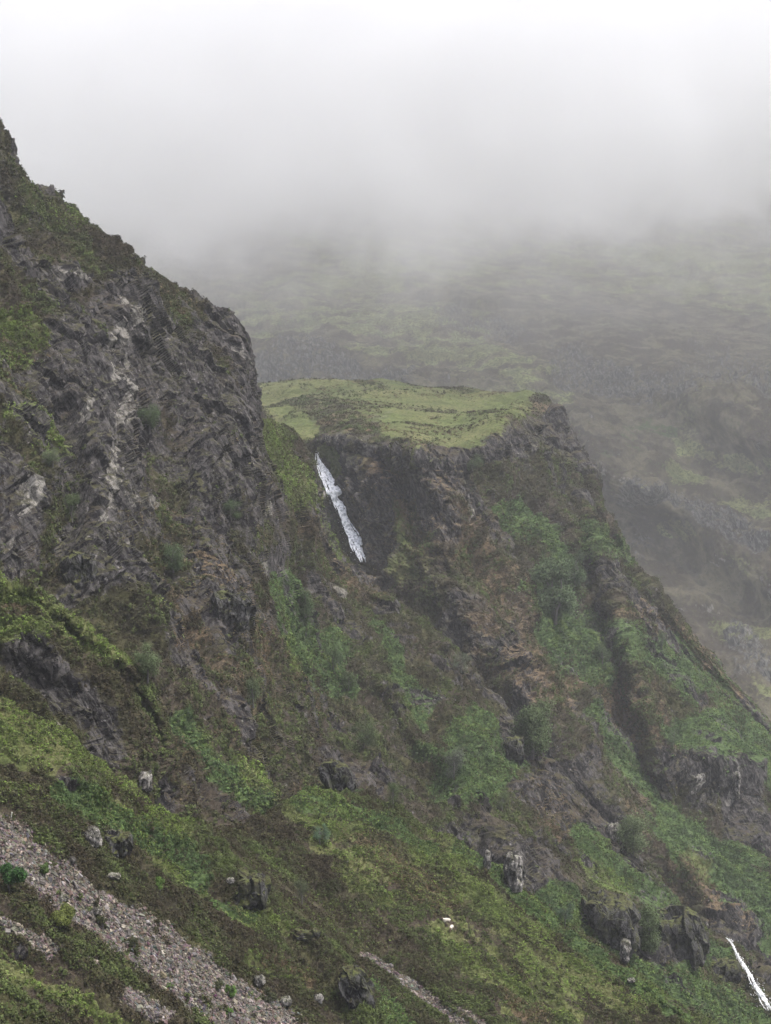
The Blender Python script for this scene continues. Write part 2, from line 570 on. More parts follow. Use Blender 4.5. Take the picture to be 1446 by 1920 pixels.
BASE0 = dict(rock=0.0, pale=0.0, grass=0.0, bracken=0.0, rust=0.0, scree=0.0)
paintA = [(k, p, w, s_ * (0.75 if k == 'grass' else 1)) for k, p, w, s_ in paintA]
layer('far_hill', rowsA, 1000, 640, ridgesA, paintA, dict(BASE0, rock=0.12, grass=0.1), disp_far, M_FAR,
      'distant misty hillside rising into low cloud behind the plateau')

# ---- plateau with its cliffs
bk = [(380, 735, 545), (520, 721, 540), (620, 716, 545), (720, 717, 545), (860, 728, 535), (930, 735, 525), (985, 744, 512), (1030, 765, 500), (1060, 808, 492),
      (1090, 875, 482), (1150, 1000, 468), (1245, 1142, 450), (1475, 1395, 430)]
ft = [(430, 800, 450), (560, 815, 438), (640, 806, 428), (715, 822, 412), (850, 842, 402), (920, 812, 420), (970, 786, 455), (1018, 784, 480), (1048, 826, 484),
      (1080, 892, 474), (1135, 1020, 460), (1222, 1162, 440), (1445, 1420, 420)]
bo = [(540, 1250, 385), (640, 1330, 372), (740, 1420, 352), (850, 1500, 335), (960, 1620, 318), (1060, 1720, 305), (1160, 1820, 292), (1260, 1900, 282), (1340, 1980, 274),
      (1430, 2040, 270), (1520, 2080, 268), (1640, 2100, 272), (1800, 2110, 280)]
mid = (np.array(bk) * 0.5 + np.array(ft) * 0.5)
mid[:, 1] -= 4
rowsB = [back(bk, 40, 60), bk, mid.tolist(), ft]
rowsB += lerp_rows(ft, bo, (0.07, 0.16, 0.28, 0.42, 0.58, 0.78), lambda f, c: f ** 1.2 if c < 9 else f)
rowsB += [bo]
ridgesB = [([(600, 835), (625, 910), (650, 985), (675, 1050), (700, 1075)], 60, 5),                  # the fall's cleft
           ([(750, 860), (800, 960), (880, 1100), (960, 1240), (1030, 1330)], 100, -8),
           ([(850, 850), (910, 960), (990, 1130), (1030, 1250), (1130, 1400)], 54, 6),
           ([(960, 800), (1000, 900), (1080, 1000)], 34, -8), ([(1040, 850), (1120, 1060), (1250, 1240), (1446, 1460)], 50, -10),
           ([(1000, 1290), (1100, 1440), (1250, 1600)], 40, -12), ([(1060, 1250), (1180, 1400), (1300, 1560)], 50, 5),
           ([(1300, 1430), (1420, 1440)], 40, -10), ([(1300, 1540), (1446, 1720)], 60, 6), ([(700, 830), (760, 900), (780, 1000)], 24, 8)]
paintB = [('grass', [(470, 735), (620, 745), (760, 760), (860, 780), (960, 755)], 52, 1.0), ('grass', [(520, 790), (570, 800)], 26, 1.3), ('grass', [(740, 800), (850, 815), (900, 800)], 30, 1.3),
          ('grass', [(640, 730), (980, 745)], 22, 1.3),
          ('rock', [(690, 785), (730, 780), (785, 772)], 9, 1.5), ('pale', [(700, 783), (735, 778)], 4, .9), ('heather', [(600, 800), (700, 795)], 10, .9),
          ('rock', [(600, 825), (650, 812), (720, 830)], 18, .8), ('pale', [(610, 824), (690, 808)], 9, .5), ('grass', [(660, 900), (720, 1000), (760, 1040)], 60, .45),  # last patch: grass colour added in place of light on the fall's dark wall
          ('grass', [(780, 855), (830, 872), (845, 882)], 11, 1.4), ('grass', [(605, 845), (625, 855), (635, 890)], 14, 1.2),
          ('rock', [(860, 860), (950, 820), (1040, 790), (1090, 860)], 36, .85), ('rock', [(670, 870), (700, 960), (720, 1040)], 34, .8), ('rust', [(700, 900), (730, 1020)], 50, .5), ('rock', [(700, 880), (800, 900), (830, 960)], 50, .6), ('rust', [(830, 900), (900, 1050), (980, 1160), (1020, 1260)], 40, .4),  # first rust patch: lighter brown put in to brighten the fall's poorly lit wall
          ('rust', [(960, 1240), (1040, 1300)], 40, .6), ('rust', [(720, 950), (800, 1000)], 50, .3), ('pale', [(888, 960), (890, 975)], 6, .8), ('pale', [(770, 850), (775, 865)], 6, .5),
          ('bracken', [(955, 960), (1030, 1010), (1060, 1060)], 34, .9), ('bracken', [(1100, 1010), (1180, 1050)], 26, .7), ('bracken', [(1020, 1100), (1060, 1200), (1110, 1260)], 46, 1.0),
          ('bracken', [(1120, 1170), (1200, 1230), (1290, 1290)], 36, .7), ('bracken', [(1250, 1210), (1340, 1290), (1446, 1400)], 30, .7), ('grass', [(1250, 1190), (1290, 1235)], 12, 1.0),
          ('rust', [(1080, 1250), (1160, 1320), (1260, 1380)], 40, .6), ('rust', [(1200, 1150), (1300, 1230), (1400, 1330)], 36, .5),
          ('bracken', [(1290, 1380), (1380, 1390), (1446, 1430)], 50, 1.1), ('grass', [(1330, 1350), (1380, 1420)], 22, .6),
          ('bracken', [(1100, 1350), (1180, 1430), (1240, 1530)], 22, 1.0), ('grass', [(1130, 1370), (1190, 1440), (1260, 1540)], 10, 1.2),
          ('bracken', [(1290, 1560), (1360, 1600), (1446, 1690)], 56, 1.1), ('grass', [(1260, 1570), (1320, 1640)], 20, .9), ('bracken', [(1390, 1640), (1446, 1760)], 46, .9),
          ('rust', [(1270, 1620), (1330, 1680)], 18, 1.0), ('rock', [(1290, 1430), (1400, 1450), (1400, 1530), (1446, 1570)], 34, .9), ('pale', [(1378, 1450), (1382, 1490)], 7, 1.1),
          ('pale', [(1306, 1450), (1312, 1475)], 7, 1.0), ('rock', [(1090, 1440), (1120, 1520), (1160, 1560)], 36, .7), ('pale', [(1150, 1555), (1160, 1565)], 9, .9),
          ('rock', [(1340, 1700), (1400, 1740)], 30, .8), ('rust', [(1340, 1710), (1400, 1740)], 18, .8), ('bracken', [(1240, 1700), (1330, 1760), (1446, 1860)], 22, .5),
          ('rock', [(960, 1200), (980, 1290)], 40, .5)]


def disp_plateau(P, px, py, cov, nrm):
    top = np.where(px < 1030, smooth(-34, 22, (np.interp(px, [430, 560, 640, 715, 850, 920, 970, 1018], [800, 815, 806, 822, 842, 812, 786, 775]) - py)), 0)
    dsp, cov = disp_crag(P, px, py, cov, nrm, 1.5, 0.75)
    cov['rust'] = np.clip(cov['rust'] + 0.12, 0, 1.2) * (1 - top)
    cov['rock'] = cov['rock'] * (1 - 0.6 * top)
    cov['grass'] = cov['grass'] * (1 - 0.45 * top)
    cov['rust'] = cov['rust'] + top * 0.7 * smooth(-0.1, 0.35, fbm(P * np.array([.5, .5, 1]), 9, 4, 0.6, seed=53))
    hm = smooth(-0.05, 0.3, fbm(P * np.array([.7, .35, 1]), 12, 5, 0.65, seed=54)) * top
    cov['grass'] = cov['grass'] * (1 - 0.25 * hm)
    soft = nrm * (fbm(P, 34, 4, 0.5, seed=51) * 5.0 + fbm(P, 4, 2, seed=52) * 0.5)[:, None]
    return dsp * (1 - top)[:, None] + soft * top[:, None], cov


layer('plateau_hill', rowsB, 760, 860, ridgesB, paintB, dict(BASE0, rock=0.22, rust=0.1), disp_plateau, M_MID,
      'grass-topped plateau with dark broken cliffs and heathery slopes beside the upper waterfall')

# ---- big left mountain
sk = [(-110, 130, 262), (-10, 250, 266), (26, 336, 268), (160, 430, 275), (338, 556, 285), (440, 626, 292), (470, 757, 298), (562, 838, 335), (596, 985, 342), (680, 1095, 340), (850, 1235, 326),
      (1040, 1455, 302), (1300, 1720, 272), (1560, 1930, 256)]
ftC = [(-130, 1450, 138), (-50, 1458, 140), (10, 1475, 142), (100, 1520, 145), (220, 1600, 148), (330, 1660, 152), (430, 1690, 156), (520, 1650, 180), (620, 1630, 196), (740, 1650, 202), (870, 1710, 200),
       (1020, 1820, 196), (1200, 1940, 192), (1420, 2080, 190)]
rowsC = [back(sk, 40, 45), sk] + lerp_rows(sk, ftC, (0.05, 0.14, 0.26, 0.40, 0.56, 0.74), lambda f, c: (f ** 0.92)) + [ftC]
ridgesC = [([(120, 480), (230, 560), (235, 700), (215, 900), (240, 1050), (270, 1130)], 80, -5.5), ([(465, 650), (470, 800), (490, 1000), (515, 1180), (560, 1330)], 36, -4),
           ([(310, 620), (305, 780), (340, 1000), (360, 1200)], 64, 4), ([(0, 760), (60, 900), (40, 1040)], 50, -7), ([(120, 780), (130, 900), (110, 1080)], 34, 6),
           ([(380, 860), (410, 1100), (450, 1300), (560, 1500)], 40, -6), ([(540, 900), (620, 1050), (700, 1110), (800, 1250), (900, 1380)], 36, -10),
           ([(530, 1080), (600, 1220), (700, 1340), (820, 1480)], 36, 9), ([(700, 1250), (850, 1420), (960, 1600)], 40, -6), ([(960, 1580), (1010, 1680), (1180, 1740), (1280, 1790)], 50, -12),
           ([(1020, 1550), (1120, 1640), (1260, 1700)], 36, 8), ([(230, 1260), (300, 1450)], 30, -6)]
paintC = [('heather', [(60, 345), (200, 440), (330, 560), (420, 660)], 34, .95), ('grass', [(40, 320), (150, 410)], 16, .5), ('grass', [(0, 610), (80, 630)], 30, .9), ('grass', [(0, 660), (60, 690)], 16, .6),
          ('grass', [(0, 780), (60, 820), (120, 850)], 18, .7), ('grass', [(60, 840), (110, 870)], 14, .6), ('heather', [(0, 520), (80, 560)], 40, .5),
          ('rock', [(0, 430), (60, 490), (150, 510)], 30, .8), ('pale', [(110, 492), (165, 515)], 12, .85), ('pale', [(15, 445), (40, 475)], 10, .5),
          ('rock', [(230, 560), (235, 700), (225, 780), (220, 880), (245, 1060)], 60, 1.0), ('rock', [(120, 640), (150, 780), (170, 900), (190, 1050)], 50, .7), ('rock', [(300, 640), (380, 760), (400, 900), (420, 1050)], 60, .6), ('rock', [(400, 560), (470, 660), (480, 800)], 30, .8),
          ('pale', [(240, 570), (248, 600), (215, 650), (225, 700), (240, 770)], 20, .95), ('pale', [(160, 740), (158, 785)], 11, .85), ('pale', [(205, 830), (215, 900), (222, 940)], 13, .95),
          ('pale', [(235, 925), (285, 950)], 11, .6), ('pale', [(215, 950), (212, 985)], 9, .8), ('pale', [(255, 985), (262, 1090)], 10, .75), ('pale', [(15, 870), (45, 950)], 17, .9),
          ('pale', [(45, 990), (50, 1050)], 8, .7), ('pale', [(20, 1020), (0, 1000)], 8, .7), ('rock', [(0, 860), (40, 960), (30, 1050)], 36, 1.0), ('rock', [(60, 720), (150, 760), (180, 850)], 30, .8),
          ('rock', [(400, 640), (460, 680), (470, 860), (500, 960)], 34, .9), ('pale', [(430, 660), (455, 690)], 9, .5), ('pale', [(497, 945), (502, 965)], 6, .9), ('pale', [(505, 1055), (495, 1080)], 8, 1.0),
          ('rock', [(500, 1040), (515, 1190)], 16, 1.1), ('rock', [(130, 1020), (170, 1060), (140, 1100)], 34, 1.2), ('rock', [(280, 800), (330, 900), (400, 900)], 60, .3),
          ('rock', [(380, 1120), (450, 1150), (430, 1200)], 30, .9), ('rock', [(90, 1270), (170, 1330), (250, 1420), (300, 1480)], 46, .95), ('pale', [(105, 1340), (125, 1390)], 8, .6), ('pale', [(265, 1455), (272, 1475)], 7, .8),
          ('rock', [(560, 920), (600, 1000)], 24, .7), ('pale', [(590, 925), (592, 1010)], 8, .7), ('pale', [(620, 1100), (640, 1120)], 7, .8), ('pale', [(750, 1260), (760, 1270)], 6, .8),
          ('rust', [(430, 1080), (460, 1130)], 18, .9), ('rust', [(380, 1040), (410, 1080)], 20, .6), ('rust', [(480, 1180), (490, 1260)], 16, 1.0), ('rust', [(310, 1180), (330, 1220)], 16, .8),
          ('rust', [(280, 990), (420, 1100), (520, 1290)], 70, .3), ('rust', [(560, 960), (640, 1080), (700, 1130)], 26, .5), ('grass', [(490, 790), (510, 850)], 9, .8),
          ('grass', [(280, 1140), (330, 1180), (345, 1200)], 12, .8), ('grass', [(525, 1200), (545, 1260)], 8, 1.0), ('grass', [(500, 800), (560, 920), (650, 1040)], 22, .6),
          ('bracken', [(535, 1100), (560, 1170), (600, 1230), (640, 1290)], 36, 1.1), ('bracken', [(620, 1200), (660, 1260)], 26, .7), ('bracken', [(700, 1180), (760, 1280), (800, 1340)], 20, .8),
          ('grass', [(600, 1230), (640, 1270)], 14, .6), ('bracken', [(340, 1360), (400, 1460), (470, 1520)], 26, .9), ('grass', [(440, 1430), (480, 1500), (580, 1590)], 14, .9),
          ('bracken', [(880, 1370), (940, 1430), (900, 1470), (850, 1480)], 40, 1.1), ('bracken', [(800, 1400), (860, 1440)], 26, .7), ('bracken', [(620, 1480), (700, 1530)], 22, .8),
          ('rock', [(600, 1420), (650, 1480)], 22, .9), ('rock', [(520, 1520), (590, 1570)], 22, .8), ('rust', [(560, 1480), (600, 1560)], 16, .6), ('rock', [(940, 1370), (980, 1420)], 24, 1.1), ('pale', [(965, 1395), (975, 1415)], 7, .8),
          ('rock', [(880, 1560), (960, 1600), (1000, 1650)], 50, .8), ('rock', [(1000, 1480), (1090, 1560)], 40, .7), ('rust', [(1000, 1480), (1060, 1560)], 30, .5),
          ('bracken', [(1080, 1570), (1170, 1640), (1260, 1710)], 24, 1.1), ('bracken', [(1030, 1680), (1110, 1740), (1160, 1800), (1250, 1870)], 34, 1.2), ('grass', [(1080, 1620), (1180, 1660)], 22, .6),
          ('rock', [(1130, 1720), (1200, 1760), (1290, 1780)], 34, 1.2), ('bracken', [(1260, 1830), (1350, 1880), (1446, 1920)], 34, 1.1), ('bracken', [(1300, 1780), (1340, 1800)], 22, .8),
          ('pale', [(1170, 1790), (1172, 1800)], 7, .6), ('bracken', [(940, 1150), (900, 1200)], 1, 0)]


def disp_mountain(P, px, py, cov, nrm):
    dsp, cov = disp_crag(P, px, py, cov, nrm, 1.0, 0.85, 0.2)
    return dsp, cov


layer('left_mountain', rowsC, 980, 900, ridgesC, paintC, dict(BASE0, rock=0.24), disp_mountain, M_MID,
      'steep dark craggy mountain side with heather ledges filling the left')

# ---- bright green spur on the left edge
skE = [(-120, 1030, 138), (0, 1085, 140), (70, 1105, 142), (150, 1170, 145), (235, 1235, 148), (290, 1310, 150), (320, 1400, 150)]
ftE = [(-150, 1420, 122), (-60, 1450, 124), (0, 1460, 126), (70, 1480, 128), (130, 1520, 130), (190, 1560, 133), (240, 1600, 136)]
rowsE = [back(skE, 40, 22), skE] + lerp_rows(skE, ftE, (0.1, 0.3, 0.6), lambda f, c: f) + [ftE]
paintE = [('grass', [(-20, 1110), (60, 1130), (150, 1190), (220, 1240)], 24, 1.3), ('grass', [(0, 1180), (60, 1190)], 26, .9), ('rock', [(40, 1230), (100, 1270), (160, 1320), (200, 1400)], 40, 1.1),
          ('rock', [(0, 1085), (90, 1100)], 8, .8), ('pale', [(100, 1340), (125, 1380)], 8, .6), ('rock', [(110, 1300), (200, 1370)], 34, .7)]
layer('green_spur', rowsE, 420, 380, [([(0, 1240), (90, 1300), (160, 1360)], 30, 2)], paintE, dict(BASE0, rock=0.1), lambda P, px, py, cov, nrm: disp_crag(P, px, py, cov, nrm, 0.7, 0.35), M_NEAR,
      'short bright green heather spur below the cliffs at the left edge')

# ---- near slope with scree, and the sheep's slope
skD = [(-110, 1275, 117), (0, 1332, 119), (120, 1400, 122), (240, 1490, 126), (345, 1548, 131), (440, 1560, 142), (520, 1515, 156), (600, 1482, 168), (700, 1502, 168), (830, 1572, 165), (960, 1662, 161),
       (1100, 1770, 156), (1300, 1905, 149), (1500, 2060, 143)]
ftD = [(-160, 2070, 76), (-60, 2070, 77), (50, 2070, 79), (170, 2075, 82), (290, 2080, 86), (400, 2080, 91), (500, 2080, 96), (580, 2080, 100), (690, 2085, 104), (830, 2090, 110), (960, 2100, 116),
       (1090, 2110, 123), (1240, 2130, 131), (1480, 2200, 138)]
rowsD = [back(skD, 60, 26), back(skD, 14, 10), skD] + lerp_rows(skD, ftD, (0.08, 0.2, 0.4, 0.6, 0.8), lambda f, c: f ** 0.9) + [ftD]
ridgesD = [([(120, 1450), (250, 1530), (330, 1570)], 26, -2), ([(150, 1500), (260, 1580), (330, 1640)], 30, 1.2), ([(400, 1630), (520, 1690), (600, 1760)], 34, -4), ([(430, 1560), (560, 1650), (640, 1730)], 26, 3),
           ([(620, 1810), (700, 1890)], 30, -3), ([(700, 1800), (800, 1880), (900, 1960)], 26, 2.5), ([(0, 1700), (120, 1800), (240, 1900)], 40, -2)]
SCREE = [[(-40, 1565), (10, 1592), (80, 1645), (155, 1700), (235, 1757), (320, 1820), (410, 1870), (500, 1925), (560, 1970)]]
paintD = [('grass', [(-40, 1330), (60, 1385), (160, 1450), (260, 1515), (335, 1555)], 26, 1.2), ('grass', [(0, 1400), (90, 1440)], 24, .9), ('bracken', [(120, 1490), (230, 1540), (330, 1600), (380, 1640)], 32, 1.1),
          ('grass', [(255, 1560), (340, 1650), (380, 1665)], 16, .8), ('rock', [(90, 1455), (130, 1480)], 10, .9), ('heather', [(120, 1450), (190, 1480), (260, 1520)], 15, .9),
          ('heather', [(0, 1450), (120, 1560), (250, 1650), (400, 1770)], 34, .8), ('grass', [(0, 1480), (60, 1500)], 24, .4),
          ('bracken', [(400, 1690), (470, 1720)], 14, .8), ('grass', [(430, 1710), (540, 1740)], 22, .9), ('grass', [(470, 1790), (560, 1850)], 20, .6), ('rust', [(500, 1800), (580, 1840)], 16, .6),
          ('grass', [(600, 1510), (700, 1580), (800, 1650), (900, 1740), (1050, 1860)], 62, .7), ('grass', [(820, 1610), (960, 1720), (1100, 1830), (1250, 1920)], 60, .65),
          ('rust', [(640, 1570), (760, 1640), (830, 1700)], 28, .55), ('grass', [(600, 1540), (640, 1600), (720, 1690)], 34, .8), ('bracken', [(560, 1500), (690, 1525), (800, 1590)], 20, .8),
          ('bracken', [(860, 1590), (960, 1670), (1090, 1780), (1290, 1915)], 14, .9), ('grass', [(820, 1750), (900, 1830), (960, 1890)], 22, 1.0), ('rust', [(960, 1870), (1010, 1900)], 24, 1.2),
          ('grass', [(980, 1840), (1060, 1900)], 28, .7), ('bracken', [(700, 1850), (760, 1920)], 26, .8), ('heather', [(600, 1700), (700, 1780), (800, 1870)], 40, .8), ('heather', [(870, 1700), (960, 1780)], 20, .5),
          ('grass', [(-40, 1810), (60, 1850), (160, 1890), (260, 1930)], 20, 1.3), ('heather', [(-40, 1720), (80, 1790), (200, 1870), (330, 1930)], 34, 1.0),
          ('scree', SCREE[0], 53, 1.25),
          ('scree', [(0, 1745), (60, 1770), (90, 1790)], 13, 1.2), ('scree', [(130, 1790), (170, 1815)], 9, 1.0), ('scree', [(230, 1870), (300, 1920)], 14, 1.1),
          ('scree', [(690, 1790), (750, 1840), (810, 1880), (900, 1950)], 11, 1.3), ('scree', [(860, 1890), (920, 1930)], 6, .9),
          ('rock', [(30, 1790), (40, 1800)], 8, 1.0)]


def disp_near(P, px, py, cov, nrm):
    Q = P.copy(); Q[:, 0] = P[:, 0] * 0.8 + 0.6 * P[:, 2]; Q[:, 2] *= 0.6
    lump = fbm(P, 9, 4, 0.5, seed=61)
    bush = fbm(Q, 2.4, 4, 0.6, seed=62, kind='b')
    bush2 = fbm(P, 0.6, 2, 0.5, seed=63, kind='b')
    r = np.clip(cov['rock'] + cov['pale'], 0, 1)
    cov['scree'] = cov['scree'] * smooth(-0.42, -0.1, fbm(P, 2.4, 4, 0.65, seed=67) + 0.3 * (cov['scree'] - 0.9))
    sc = np.clip(cov['scree'], 0, 1)
    veg = (1 - sc) * (1 - r)
    h = lump * 1.0 + veg * (0.95 * bush + 0.2 * bush2 + 0.1) + r * facets(P, 1.1, 3) * 0.7 + sc * (facets(P, 0.55, 4) * 0.13 + fbm(P, 3, 3, seed=64) * 0.15)
    cov['_bush'] = bush
    g = fbm(P, 12, 3, seed=65)
    S = P.copy(); S[:, 0] = (P[:, 0] - P[:, 2]) * 0.22; S[:, 2] = P[:, 0] + P[:, 2]
    stk = fbm(S, 3.2, 4, 0.6, seed=66)
    bright = smooth(1480, 1400, py + 0 * px) + smooth(500, 350, px)
    cov['grass'] = cov['grass'] * np.clip(0.35 + 0.9 * smooth(-0.25, 0.3, stk) + bright * 0.5, 0, 1.2)
    cov['grass'] = cov['grass'] + veg * 0.35 * smooth(0.05, 0.5, g)
    cov['rust'] = cov['rust'] + veg * 0.12 * smooth(0.1, 0.5, -g)
    return nrm * h[:, None], cov


layer('near_slope', rowsD, 1150, 640, ridgesD, paintD, dict(BASE0), disp_near, M_NEAR,
      'near green and brown heather slope with a stony scree running down to the right')

# ---- floor of the valley, out of sight below
M_VAL, _nt, _b = new_mat('valley_grass')
_n = N(_nt)
_nt.links.new(_n.mix(_n.noise(_n.add('ShaderNodeNewGeometry').outputs['Position'], 0.02, 6), (0.04, 0.05, 0.02), (0.09, 0.10, 0.04)), _b.inputs['Base Color'])
gx = np.linspace(-2600, 2600, 90)
gX, gY = np.meshgrid(gx, gx + 1500, indexing='ij')
gV = np.stack([gX.ravel(), gY.ravel(), np.zeros(gX.size)], 1)
gV[:, 2] = -290 + fbm(gV, 400, 3) * 14
ii = np.arange(gX.size).reshape(gX.shape)
tag(mesh_obj('ground', gV, np.stack([ii[:-1, :-1], ii[1:, :-1], ii[1:, 1:], ii[:-1, 1:]], -1).reshape(-1, 4), M_VAL, smooth_shade=True),
    'grassy valley floor far below the slopes', 'ground', kind='structure')


def surf(px, py, only=None, r=5.0):
    """the point of the ground that shows at this pixel of the photograph"""
    best = None
    for nm, L in LAYERS.items():
        if only and nm not in only: continue
        m = np.where((np.abs(L['px'] - px) < r) & (np.abs(L['py'] - py) < r))[0]
        if not len(m): continue
        k = m[np.argmin(L['P'][m, 1])]
        if best is None or L['P'][k, 1] < best[0][1]:
            best = (L['P'][k], L['N'][k], nm)
    return best


# ------------------------------------------------------------------ ground cover (uncountable)
def tuft_template(k, seed, up=0.9, spread=0.6, leaf=0.42):
    """a little dome of k leaf-shaped triangles"""
    r = np.random.default_rng(seed)
    V = []
    for _ in range(k):
        a = r.uniform(0, 2 * math.pi); e = r.uniform(0.1, 1.45)
        dirv = np.array([math.cos(a) * math.cos(e), math.sin(a) * math.cos(e), math.sin(e)])
        c = dirv * np.array([spread, spread, up * 0.8]) * r.uniform(0.6, 1.0)
        fn = dirv + r.normal(0, 0.38, 3); fn /= np.linalg.norm(fn)
        t = np.cross(fn, r.normal(size=3)); t /= np.linalg.norm(t)
        b = np.cross(fn, t)
        s = leaf * r.uniform(0.6, 1.3)
        V += [c - t * s * 0.5, c + t * s * 0.5, c + b * s * 0.8]
    return np.array(V, np.float32).reshape(k, 3, 3)


def scatter(name, where, size, colors, k, label, cat, seed, up=0.9, leaf=0.42):
    """where: list of (layer, count, weight function(L))"""
    r = np.random.default_rng(seed)
    temps = [tuft_template(k, seed * 31 + i, up, leaf=leaf) for i in range(8)]
    allV, allC = [], []
    cols = np.array(colors, np.float32) * np.array([0.80, 0.82, 0.80], np.float32)
    for nm, cnt, wf, sz in where:
        L = LAYERS[nm]
        nu, nv = L['nu'], L['nv']
        Gp = L['P'].reshape(nu, nv, 3)
        ar = np.linalg.norm(np.cross(Gp[1:, :-1] - Gp[:-1, :-1], Gp[:-1, 1:] - Gp[:-1, :-1]), axis=2)
        area = np.zeros((nu, nv)); area[:-1, :-1] = ar
        w = wf(L) * area.ravel() * smooth(-0.35, 0.3, L['bush'])
        w = w * ((L['px'] > -40) & (L['px'] < 1486) & (L['py'] < 1960))
        w = np.clip(w, 0, None); w /= w.sum()
        idx = r.choice(len(w), cnt, p=w)
        nb = idx + 1
        nb = np.clip(nb, 0, len(w) - 1)
        c = L['P'][idx] * 1.0
        fr = r.random((cnt, 1))
        alt = L['P'][np.clip(idx + nv, 0, len(w) - 1)]
        near = np.linalg.norm(alt - c, axis=1)[:, None] < 3
        c = np.where(near, c + (alt - c) * fr, c)
        nrm = L['N'][idx]
        axis = nrm * 0.6 + np.array([0, 0, 0.8])
        axis /= np.linalg.norm(axis, axis=1)[:, None]
        a = r.uniform(0, 2 * math.pi, cnt)
        ref = np.stack([np.cos(a), np.sin(a), np.zeros(cnt)], 1)
        t = np.cross(axis, ref); t /= np.linalg.norm(t, axis=1)[:, None]
        b = np.cross(axis, t)
        s = sz * r.uniform(0.55, 1.35, cnt)
        T = np.stack([temps[i] for i in r.integers(0, 8, cnt)])                # cnt,k,3,3
        W = (T[..., 0:1] * t[:, None, None, :] + T[..., 1:2] * b[:, None, None, :] + T[..., 2:3] * axis[:, None, None, :]) * s[:, None, None, None] + (c - axis * s[:, None] * 0.12)[:, None, None, :]
        allV.append(W.reshape(-1, 3))
        tone = fbm(c, 6, 3, seed=seed + 3)
        ci = np.clip(((tone + 0.5) * len(cols) + r.normal(0, 0.7, cnt)).astype(int), 0, len(cols) - 1)
        cc = cols[ci][:, None, :] * r.uniform(0.7, 1.35, (cnt, 1, 1)) * r.uniform(0.85, 1.18, (cnt, k, 1))
        cc = np.concatenate([cc, np.ones((cnt, k, 1))], 2)
        allC.append(cc.reshape(-1, 4))
    V = np.concatenate(allV)
    F = np.arange(len(V)).reshape(-1, 3)
    o = mesh_obj(name, V, F, M_LEAF, attrs={'tint': ('FACE', np.concatenate(allC))})
    return tag(o, label, cat, kind='stuff')


def bare(L): return np.clip(L['A'][:, 0] + L['A'][:, 1] + L['B'][:, 2], 0, 1)
def w_heath(L): return np.clip(1 - bare(L) * 0.9, 0, 1) ** 2 * np.clip(1 - L['A'][:, 2] - L['B'][:, 0], 0.16, 1)
def w_heath_p(L): return np.clip(1 - bare(L), 0, 1) ** 2 * np.clip(1 - 1.4 * L['A'][:, 2] - L['B'][:, 0], 0, 1)
def w_grass(L): return np.clip(1 - bare(L), 0, 1) * np.clip(L['A'][:, 2] - 0.15, 0, 1)
def w_brack(L): return np.clip(1 - bare(L), 0, 1) * np.clip(L['B'][:, 0] - 0.15, 0, 1)
def w_rust(L): return np.clip(1 - bare(L) * 0.7, 0, 1) * np.clip(L['B'][:, 1] - 0.1, 0, 1)


scatter('heather', [('near_slope', 125000, w_heath, 0.33), ('green_spur', 9000, w_heath, 0.4), ('left_mountain', 120000, w_heath, 0.62), ('plateau_hill', 70000, w_heath_p, 0.85)], 1,
        [(0.036, 0.029, 0.018), (0.038, 0.034, 0.018), (0.042, 0.043, 0.020), (0.050, 0.060, 0.022), (0.062, 0.078, 0.026)], 8, 'dark brown and olive heather covering the slopes and ledges', 'heather', 3)
scatter('grass', [('near_slope', 80000, w_grass, 0.24), ('green_spur', 10000, w_grass, 0.3), ('left_mountain', 34000, w_grass, 0.5), ('plateau_hill', 7000, w_grass, 0.4)], 1,
        [(0.072, 0.090, 0.026), (0.090, 0.120, 0.030), (0.118, 0.165, 0.038), (0.115, 0.125, 0.05)], 8, 'bright green bilberry and grass along the ridge tops', 'grass', 4, up=0.8)
scatter('bracken', [('near_slope', 26000, w_brack, 0.3), ('left_mountain', 36000, w_brack, 0.55), ('plateau_hill', 36000, w_brack, 0.8)], 1,
        [(0.044, 0.066, 0.027), (0.056, 0.086, 0.032), (0.072, 0.112, 0.038), (0.090, 0.125, 0.038)], 8, 'blue-green bracken ferns filling the gullies', 'bracken', 5, up=0.6, leaf=0.5)
scatter('dead_bracken', [('near_slope', 12000, w_rust, 0.24), ('left_mountain', 26000, w_rust, 0.45), ('plateau_hill', 28000, w_rust, 0.6)], 1,
        [(0.07, 0.05, 0.03), (0.09, 0.068, 0.04), (0.125, 0.10, 0.058)], 8, 'rusty dried bracken and grass on the cliff ledges', 'dead bracken', 6, up=0.6)

# loose scree
_cube = np.array([[-1, -1, -1], [1, -1, -1], [1, 1, -1], [-1, 1, -1], [-.7, -.8, 1], [.8, -.6, 1], [.6, .8, 1], [-.8, .7, 1]], np.float32) * 0.5
_cf = np.array([[0, 3, 2, 1], [4, 5, 6, 7], [0, 1, 5, 4], [1, 2, 6, 5], [2, 3, 7, 6], [3, 0, 4, 7]])
r_ = np.random.default_rng(9)
L = LAYERS['near_slope']
nu, nv = L['nu'], L['nv']
Gp = L['P'].reshape(nu, nv, 3)
area = np.zeros((nu, nv)); area[:-1, :-1] = np.linalg.norm(np.cross(Gp[1:, :-1] - Gp[:-1, :-1], Gp[:-1, 1:] - Gp[:-1, :-1]), axis=2)
w = area.ravel() * np.clip(L['B'][:, 2] - 0.3, 0, 1) * (L['px'] > -30) * (L['py'] < 1950)
w /= w.sum()
cnt = 66000
idx = r_.choice(len(w), cnt, p=w)


